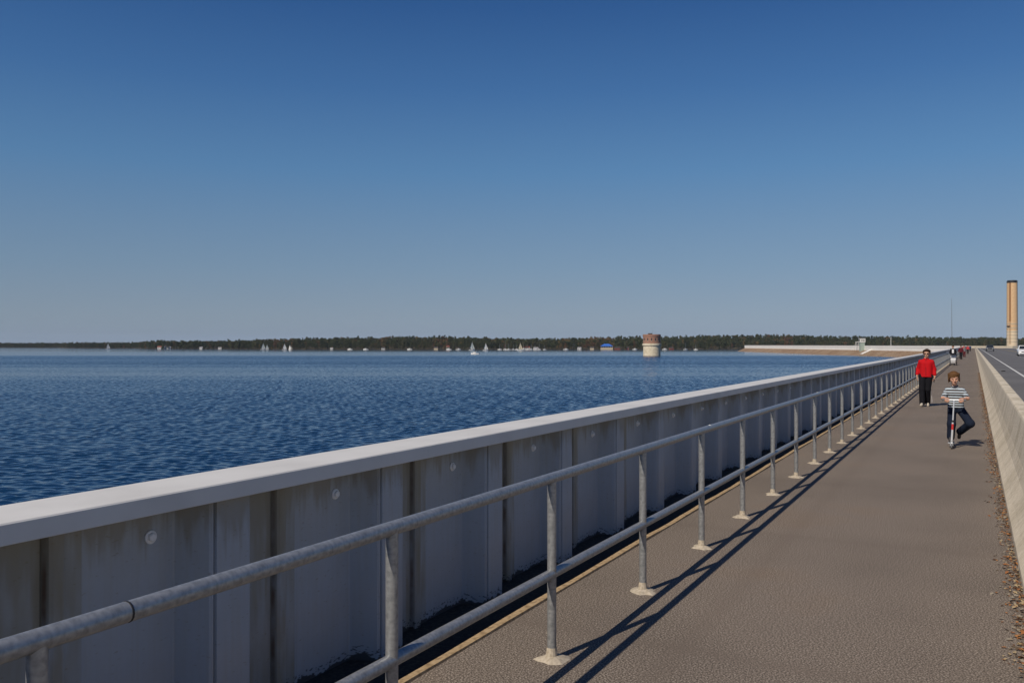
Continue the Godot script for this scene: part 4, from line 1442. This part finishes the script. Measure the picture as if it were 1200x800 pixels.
func build_people() -> void:
	# the boy on the scooter
	var at := Vector3(-0.325, 0, -16.60)
	var t := thing("person", "boy in striped shirt and dark jeans riding a scooter on the walkway", "person", at)
	var J := {
		"head": Vector3(.012, 1.205, -.345), "head_turn": Vector3(.10, .12, .05), "neck": Vector3(.022, 1.075, -.385), "sh_l": Vector3(-.088, .995, -.385), "sh_r": Vector3(.138, .995, -.385),
		"el_l": Vector3(-.165, .862, -.31), "el_r": Vector3(.225, .866, -.31), "wr_l": Vector3(-.10, .862, -.185), "wr_r": Vector3(.135, .862, -.185),
		"hip_l": Vector3(-.022, .66, -.43), "hip_r": Vector3(.108, .66, -.43), "kn_l": Vector3(-.030, .40, -.38), "kn_r": Vector3(.265, .425, -.33),
		"an_l": Vector3(-.042, .165, -.42), "an_r": Vector3(.10, .255, -.60), "to_l": Vector3(-.047, .122, -.28), "to_r": Vector3(.085, .145, -.655), "sole_r": Vector3(-.1, -.35, -.93),
		"hd_l": [Vector3(.10, -.08, 1), Vector3.DOWN, Vector3.RIGHT, 1.15], "hd_r": [Vector3(-.10, -.08, 1), Vector3.DOWN, Vector3.LEFT, 1.15]}
	person(t, J, {"s": 0.74, "hs": 0.93, "hair": BOWL_HAIR, "nape": -0.045, "fringe": 0.040, "jag": 0.022, "collar": M.denim, "hair_mat": M.hair_brown, "top": M.striped_shirt, "top_name": "shirt", "sleeve": 0.80, "loose": 0.014, "hem": 0.035, "bag": 0.092, "trousers": M.denim, "shoe": M.shoe_dark}, true)
	# the scooter
	var sc := thing("kick_scooter", "silver kick scooter under the boy in the striped shirt", "scooter", at)
	var g := Geo.new()
	var bar := Vector3(.016, .842, -.105)
	var low := Vector3(-.02, .13, -.035)
	g.tube(low.lerp(bar, 0.45), bar, 0.012, 0.012, 12); obj("upper_stem", g, M.aluminium, sc)
	g = Geo.new(); g.tube(low, low.lerp(bar, 0.50), 0.017, 0.017, 12); obj("lower_stem", g, M.aluminium, sc)
	g = Geo.new(); g.tube(low.lerp(bar, 0.28), low.lerp(bar, 0.42), 0.0185, 0.0185, 12); obj("stem_sticker", g, M.stem_red, sc)
	g = Geo.new(); g.tube(low.lerp(bar, 0.46), low.lerp(bar, 0.51), 0.021, 0.021, 12); obj("clamp", g, M.near_black, sc)
	g = Geo.new(); g.tube(bar - Vector3(.10, 0, 0), bar + Vector3(.10, 0, 0), 0.0115, 0.0115, 12); obj("handlebar", g, M.aluminium, sc)
	for q in [-1, 1]:
		g = Geo.new(); g.tube(bar + Vector3(q * .085, 0, 0), bar + Vector3(q * .185, 0, 0), 0.016, 0.016, 12); obj("grip", g, M.cloth_grey, sc)
	for q in [-1, 1]:
		g = Geo.new(); g.tube(low + Vector3(q * .012, 0, 0), Vector3(-.022 + q * .022, .052, 0), 0.007, 0.006, 8); obj("fork", g, M.steel_grey, sc)
	g = Geo.new(); g.box(Transform3D(Basis(Vector3.RIGHT, -0.06), Vector3(-.03, .075, -.36)), Vector3(.105, .018, .46), 0.006); obj("deck", g, M.aluminium, sc)
	g = Geo.new(); g.box(Transform3D(Basis(Vector3.RIGHT, -0.06), Vector3(-.03, .086, -.38)), Vector3(.09, .004, .38), 0.001); obj("grip_tape", g, M.near_black, sc)
	g = Geo.new(); g.tube(Vector3(-.027, .075, -.14), low - Vector3(0, .02, 0), 0.018, 0.018, 10); obj("neck", g, M.aluminium, sc)
	for z in [0.0, -.66]:
		var w := Geo.new()
		w.lathe([Vector2(.030, -.012), Vector2(.046, -.013), Vector2(.050, -.007), Vector2(.050, .007), Vector2(.046, .013), Vector2(.030, .012)], Transform3D(Basis(Vector3.BACK, PI / 2), Vector3(-.022, .051, z)), 24)
		var wh := obj("wheel", w, M.cloth_grey, sc)
		w = Geo.new()
		w.lathe([Vector2(.0, -.011), Vector2(.031, -.011), Vector2(.031, .011), Vector2(.0, .011)], Transform3D(Basis(Vector3.BACK, PI / 2), Vector3(-.022, .051, z)), 20)
		obj("hub", w, M.aluminium, wh)
	g = Geo.new(); g.box(Transform3D(Basis(Vector3.RIGHT, 0.35), Vector3(-.022, .115, -.66)), Vector3(.045, .006, .13), 0.002); obj("brake_mudguard", g, M.aluminium, sc)

	# the woman in red
	at = Vector3(-1.25, 0, -27.75)
	t = thing("person", "walker in red zip jacket, black trousers and sunglasses beside the railing", "person", at)
	J = {
		"head": Vector3(.03, 1.545, .035), "head_turn": Vector3(.02, -.08, 0), "neck": Vector3(.02, 1.41, 0), "sh_l": Vector3(-.135, 1.305, 0), "sh_r": Vector3(.165, 1.305, 0),
		"el_l": Vector3(-.205, 1.09, -.06), "el_r": Vector3(.225, 1.09, -.04), "wr_l": Vector3(-.228, .885, .06), "wr_r": Vector3(.242, .875, .03),
		"hip_l": Vector3(-.085, .90, 0), "hip_r": Vector3(.10, .90, 0), "kn_l": Vector3(-.095, .50, .11), "kn_r": Vector3(.055, .49, .02),
		"an_l": Vector3(-.085, .09, .17), "an_r": Vector3(.045, .10, -.16), "to_l": Vector3(-.105, .06, .31), "to_r": Vector3(.055, .04, -.03),
		"hd_l": [Vector3(.06, -1, .25), Vector3.RIGHT, Vector3(0, .2, 1), 0.42], "hd_r": [Vector3(-.04, -1, .2), Vector3.LEFT, Vector3(0, .2, 1), 0.8]}
	person(t, J, {"s": 1.0, "hs": 1.0, "hair": SHORT_HAIR, "nape": -0.01, "fringe": 0.085, "hair_mat": M.hair_dark, "sunglasses": true, "top": M.jacket_red, "top_name": "jacket", "sleeve": 1.72, "loose": 0.014, "hem": -0.04, "bag": 0.080, "collar": M.jacket_red, "trousers": M.cloth_black, "shoe": M.shoe_pale}, true)
	g = Geo.new()
	g.tube(Vector3(.012, 1.40, .085), Vector3(.012, .90, .118), 0.006, 0.006, 5); obj("zip", g, M.cloth_maroon, t)
	g = Geo.new()
	g.box(Transform3D(Basis(Vector3.BACK, 0.05), Vector3(.155, .28, -.09)), Vector3(.006, .34, .02)); obj("trouser_stripe", g, M.cloth_white, t)
	g = Geo.new()
	g.box(Transform3D(Basis(Vector3.RIGHT, 0.3), Vector3(.222, .765, .06)), Vector3(.022, .12, .062), 0.008)
	tag(obj("phone", g, M.near_black), "dark phone in the red jacketed walker's hand", "phone")
	get_node("phone").position = at

	# a pushchair and the people farther along
	pushchair(Vector3(-1.62, 0, -84.6))
	var folk := [
		[Vector3(-1.66, 0, -85.75), 1.74, 0.0, 0.6, "person in dark jacket and white shirt pushing the pushchair", M.cloth_black, M.cloth_grey, "push"],
		[Vector3(-1.42, 0, -118.0), 1.70, 0.1, -0.7, "person in maroon coat walking behind the pushchair", M.cloth_maroon, M.cloth_black, ""],
		[Vector3(-1.24, 0, -139.0), 1.62, 0.0, 0.8, "person in grey top and dark trousers between maroon coat and red tops", M.cloth_grey, M.cloth_maroon, ""],
		[Vector3(-1.70, 0, -182.0), 1.76, 0.0, 0.5, "taller person in bright red top, on the railing side of another in red", M.cloth_red, M.cloth_black, ""],
		[Vector3(-1.10, 0, -190.0), 1.70, 0.0, -0.6, "shorter person in bright red top, on the barrier side of another in red", M.cloth_red, M.cloth_black, ""],
		[Vector3(-0.95, 0, -262.0), 1.72, 0.0, 0.6, "farthest small figure in dark clothes on the walkway", M.cloth_blue, M.cloth_black, ""]]
	for f in folk:
		t = thing("person", f[4], "person", f[0], f[2], "people farther along the walkway")
		J = stroll(f[3], f[1])
		if f[7] == "push":
			for q in ["l", "r"]:
				var sd := -1.0 if q == "l" else 1.0
				J["el_" + q] = Vector3(sd * .25, 1.12, .06)
				J["wr_" + q] = Vector3(sd * .20, 1.02, .36)
		var s: float = f[1] / 1.7
		person(t, J, {"s": s, "hs": s, "hair": SHORT_HAIR, "hair_mat": M.hair_dark, "top": f[5], "top_name": "coat", "sleeve": 1.9, "loose": 0.016, "hem": 0.0, "trousers": f[6], "shoe": M.shoe_dark}, false)
		if f[7] == "push":
			g = Geo.new()
			g.box(Transform3D(Basis(Vector3.RIGHT, -0.05), Vector3(0, 1.17, .125)), Vector3(.16, .46, .05), 0.02); obj("shirt_front", g, M.cloth_white, t)

func pushchair(at: Vector3) -> void:
	var t := thing("pushchair", "white and black pushchair rolling along by the railing", "pushchair", at)
	var g := Geo.new()
	for q in [-1, 1]:
		g = Geo.new()
		g.tube(Vector3(q * .24, 1.02, -.80), Vector3(q * .26, .45, -.25), 0.014, 0.014, 6)
		g.tube(Vector3(q * .26, .45, -.25), Vector3(q * .22, .13, .34), 0.014, 0.014, 6)
		g.tube(Vector3(q * .26, .55, -.3), Vector3(q * .28, .15, -.52), 0.014, 0.014, 6)
		obj("frame", g, M.near_black, t)
	g = Geo.new(); g.tube(Vector3(-.24, 1.02, -.80), Vector3(.24, 1.02, -.80), 0.018, 0.018, 6); obj("handle", g, M.near_black, t)
	g = Geo.new(); g.box(Transform3D(Basis(Vector3.RIGHT, -0.12), Vector3(0, .47, -.02)), Vector3(.42, .16, .44), 0.05); obj("seat", g, M.cloth_white, t)
	g = Geo.new(); g.box(Transform3D(Basis(Vector3.RIGHT, -0.35), Vector3(0, .72, -.28)), Vector3(.42, .50, .08), 0.03); obj("backrest", g, M.cloth_white, t)
	g = Geo.new(); g.box(Transform3D(Basis(Vector3.RIGHT, 0.5), Vector3(0, .30, .26)), Vector3(.36, .26, .05), 0.02); obj("footrest", g, M.cloth_white, t)
	g = Geo.new(); g.bx(Vector3(0, .62, .14), Vector3(.46, .05, .06), 0.02); obj("bumper_bar", g, M.near_black, t)
	# folded-over hood: a quarter of a barrel
	g = Geo.new()
	for k in 7:
		var a0 := lerpf(-0.5, 2.0, k / 7.0)
		var a1 := lerpf(-0.5, 2.0, (k + 1) / 7.0)
		var p0 := Vector3(0, .80 + sin(a0 + 0.6) * .27, -.16 - cos(a0 + 0.6) * .27)
		var p1 := Vector3(0, .80 + sin(a1 + 0.6) * .27, -.16 - cos(a1 + 0.6) * .27)
		g.box(Transform3D(Basis(Vector3.RIGHT, atan2(-(p1.y - p0.y), p1.z - p0.z)), (p0 + p1) * 0.5), Vector3(.48, .02, p0.distance_to(p1) + 0.01))
	obj("hood", g, M.cloth_black, t)
	g = Geo.new(); g.bx(Vector3(0, .22, -.1), Vector3(.36, .14, .42), 0.03); obj("basket", g, M.cloth_black, t)
	for q in [-1, 1]:
		for z in [[.34, .10], [-.52, .14]]:
			g = Geo.new()
			g.lathe([Vector2(z[1] * .55, -.02), Vector2(z[1], -.022), Vector2(z[1], .022), Vector2(z[1] * .55, .02)], Transform3D(Basis(Vector3.BACK, PI / 2), Vector3(q * .26, z[1] + .001, z[0])), 16)
			var w := obj("wheel", g, M.tyre, t)
			g = Geo.new()
			g.lathe([Vector2(0, -.016), Vector2(z[1] * .58, -.016), Vector2(z[1] * .58, .016), Vector2(0, .016)], Transform3D(Basis(Vector3.BACK, PI / 2), Vector3(q * .26, z[1] + .001, z[0])), 12)
			obj("rim", g, M.steel_grey, w)

# ---------------------------------------------------------------- cars
func car(called: String, label: String, at: Vector3, turn: float, paint: String, L: float, W: float, Ht: float) -> void:
	var t := thing(called, label, "car", at, turn)                 # +z is the front
	# side outline of the lower body: z along, y up
	var secs := []                                                  # z, y of sill, y of shoulder, half width
	for q in [[-.5, .32, .58, .80], [-.49, .26, .95, .90], [-.40, .20, 1.02, .97], [-.1, .19, 1.00, 1.0], [.20, .19, .99, 1.0], [.26, .20, .98, .98], [.42, .22, .86, .95], [.485, .26, .74, .86], [.5, .36, .60, .74]]:
		secs.append([q[0] * L, q[1], q[2] * Ht / 1.6, q[3] * W * 0.5])
	var g := Geo.new()
	var loop := func(s: Array) -> Array:
		var w: float = s[3]
		return [Vector3(-w * .94, s[1], s[0]), Vector3(-w, s[1] + .12, s[0]), Vector3(-w, lerpf(s[1], s[2], .75), s[0]), Vector3(-w * .92, s[2], s[0]), Vector3(w * .92, s[2], s[0]), Vector3(w, lerpf(s[1], s[2], .75), s[0]), Vector3(w, s[1] + .12, s[0]), Vector3(w * .94, s[1], s[0])]
	for k in secs.size() - 1:
		var a: Array = loop.call(secs[k])
		var b: Array = loop.call(secs[k + 1])
		for q in 8:
			g.quad_out(a[q], b[q], b[(q + 1) % 8], a[(q + 1) % 8], Vector3(0, .6, (secs[k][0] + secs[k + 1][0]) * .5))
	for e in [0, secs.size() - 1]:
		var a: Array = loop.call(secs[e])
		for q in range(1, 7):
			g.tri_out(a[0], a[q], a[q + 1], Vector3(0, .5, 0))
	obj("body", g, M[paint], t)
	# cabin
	var y0 := 0.985 * Ht / 1.6
	var b4 := [Vector3(-.45 * W, y0, .23 * L), Vector3(.45 * W, y0, .23 * L), Vector3(.45 * W, y0, -.47 * L), Vector3(-.45 * W, y0, -.47 * L)]
	var t4 := [Vector3(-.36 * W, Ht, .06 * L), Vector3(.36 * W, Ht, .06 * L), Vector3(.36 * W, Ht - .03, -.40 * L), Vector3(-.36 * W, Ht - .03, -.40 * L)]
	g = Geo.new()
	for q in 4:
		g.quad_out(b4[q], b4[(q + 1) % 4], t4[(q + 1) % 4], t4[q], Vector3(0, 1.1, -.1 * L))
	g.quad_out(t4[0], t4[1], t4[2], t4[3], Vector3(0, 0, 0))
	obj("cabin", g, M[paint], t)
	var names := ["windshield", "side_window", "rear_window", "side_window"]
	for q in 4:
		var splits := [[.06, .94]] if q % 2 == 0 else [[.10, .48], [.52, .92]]
		for sp in splits:
			g = Geo.new()
			var a0: Vector3 = b4[q].lerp(b4[(q + 1) % 4], sp[0])
			var a1: Vector3 = b4[q].lerp(b4[(q + 1) % 4], sp[1])
			var c0: Vector3 = t4[q].lerp(t4[(q + 1) % 4], sp[0])
			var c1: Vector3 = t4[q].lerp(t4[(q + 1) % 4], sp[1])
			var nn := (a1 - a0).cross(c0 - a0).normalized()
			if nn.dot(a0 - Vector3(0, a0.y, -.1 * L)) < 0: nn = -nn
			g.quad_out(a0.lerp(c0, .08) + nn * .012, a1.lerp(c1, .08) + nn * .012, a1.lerp(c1, .88) + nn * .012, a0.lerp(c0, .88) + nn * .012, Vector3(0, 1.1, -.1 * L))
			obj(names[q], g, M.window_dark, t)
	for q in [-1, 1]:
		g = Geo.new(); g.box(Transform3D(Basis(Vector3.UP, q * 0.35), Vector3(q * .36 * W, .70 * Ht / 1.6, .484 * L)), Vector3(.30, .15, .08), .03); obj("headlight", g, M.lamp_glass, t)
		g = Geo.new(); g.bx(Vector3(q * .40 * W, .84 * Ht / 1.6, -.492 * L), Vector3(.22, .22, .06), .02); obj("tail_light", g, M.stem_red, t)
		g = Geo.new(); g.bx(Vector3(q * .52 * W, 1.02 * Ht / 1.6, .19 * L), Vector3(.16, .14, .10), .03); obj("wing_mirror", g, M[paint], t)
	g = Geo.new(); g.bx(Vector3(0, .62 * Ht / 1.6, .497 * L), Vector3(.95, .16, .05), .02); obj("grille", g, M.near_black, t)
	g = Geo.new(); g.bx(Vector3(0, .36, .496 * L), Vector3(W * .72, .16, .10), .04); obj("bumper", g, M.steel_grey, t)
	for q in [-1, 1]:
		for z in [.31, -.31]:
			g = Geo.new()
			g.lathe([Vector2(.19, -.11), Vector2(.32, -.11), Vector2(.34, -.08), Vector2(.34, .08), Vector2(.32, .11), Vector2(.19, .11)], Transform3D(Basis(Vector3.BACK, PI / 2), Vector3(q * W * .45, .34, z * L)), 20)
			var w := obj("wheel", g, M.tyre, t)
			g = Geo.new()
			g.lathe([Vector2(0, -.10), Vector2(.20, -.10), Vector2(.20, .10), Vector2(0, .10)], Transform3D(Basis(Vector3.BACK, PI / 2), Vector3(q * W * .45, .34, z * L)), 14)
			obj("rim", g, M.chrome, w)

func build_cars() -> void:
	var p := far(1160.6, 246.0, -0.02)
	car("car", "dark car driving along the road towards the walkers", Vector3(p.x, -0.014, p.z), 0.0, "car_dark", 4.9, 2.0, 1.85)
	p = far(1200.5, 140.0, -0.02)
	car("car", "white car on the road, farther from the barrier than the dark car", Vector3(p.x, -0.014, p.z), 0.0, "car_white", 4.8, 1.9, 1.72)

# ---------------------------------------------------------------- small things
func build_small() -> void:
	# rubber scrap on the road
	var p := far(1174.8, 58.5, 0)
	var g := Geo.new()
	for k in 6:
		var a := k * 0.22
		g.box(Transform3D(Basis(Vector3.UP, a), Vector3(sin(a) * .16, .02 + .012 * (k % 2), cos(a) * .16)), Vector3(.12, .05, .07), .012)
	var o := obj("tyre_scrap", g, M.tyre)
	o.position = Vector3(p.x, -0.016, p.z)
	tag(o, "black scrap of tyre lying on the road beside the white edge line", "tyre scrap")
	# dry leaves and grit blown against the barrier
	var r := RandomNumberGenerator.new()
	r.seed = 31
	var leaf := Geo.new()
	leaf.quad(Vector3(-.5, 0, 0), Vector3(0, .12, .28), Vector3(.5, .05, 0), Vector3(0, .10, -.28))
	var mm := MultiMesh.new()
	mm.transform_format = MultiMesh.TRANSFORM_3D
	mm.use_colors = true
	mm.mesh = leaf.mesh()
	var list := []
	var f := FastNoiseLite.new()
	f.seed = 8
	f.frequency = 0.8
	for k in 9000:
		var s := 3.0 + pow(r.randf(), 1.6) * 60.0
		var dens := f.get_noise_1d(s) * 0.6 + 0.5
		if r.randf() > dens + 0.15: continue
		var out := absf(r.randfn()) * (0.035 + 0.045 * clampf(dens, 0, 1))
		var size := r.randf_range(0.012, 0.045)
		list.append([Transform3D(Basis.from_euler(Vector3(r.randf_range(-.5, .5), r.randf() * TAU, r.randf_range(-.5, .5))).scaled(Vector3.ONE * size), Vector3(0.305 - out, 0.004 + r.randf() * 0.018 * exp(-out * 12.0), -s)), [Color(.24, .09, .025), Color(.15, .07, .03), Color(.30, .13, .04), Color(.09, .06, .035), Color(.33, .25, .14), Color(.22, .19, .15)][r.randi() % 6]])
	mm.instance_count = list.size()
	for k in list.size():
		mm.set_instance_transform(k, list[k][0])
		mm.set_instance_color(k, list[k][1])
	var mi := MultiMeshInstance3D.new()
	mi.name = "dry_leaves"
	mi.multimesh = mm
	mi.material_override = M.dry_leaf
	add_child(mi)
	mi.set_meta("kind", "stuff")
	tag(mi, "brown dry leaves and grit gathered along the foot of the concrete barrier", "leaves")
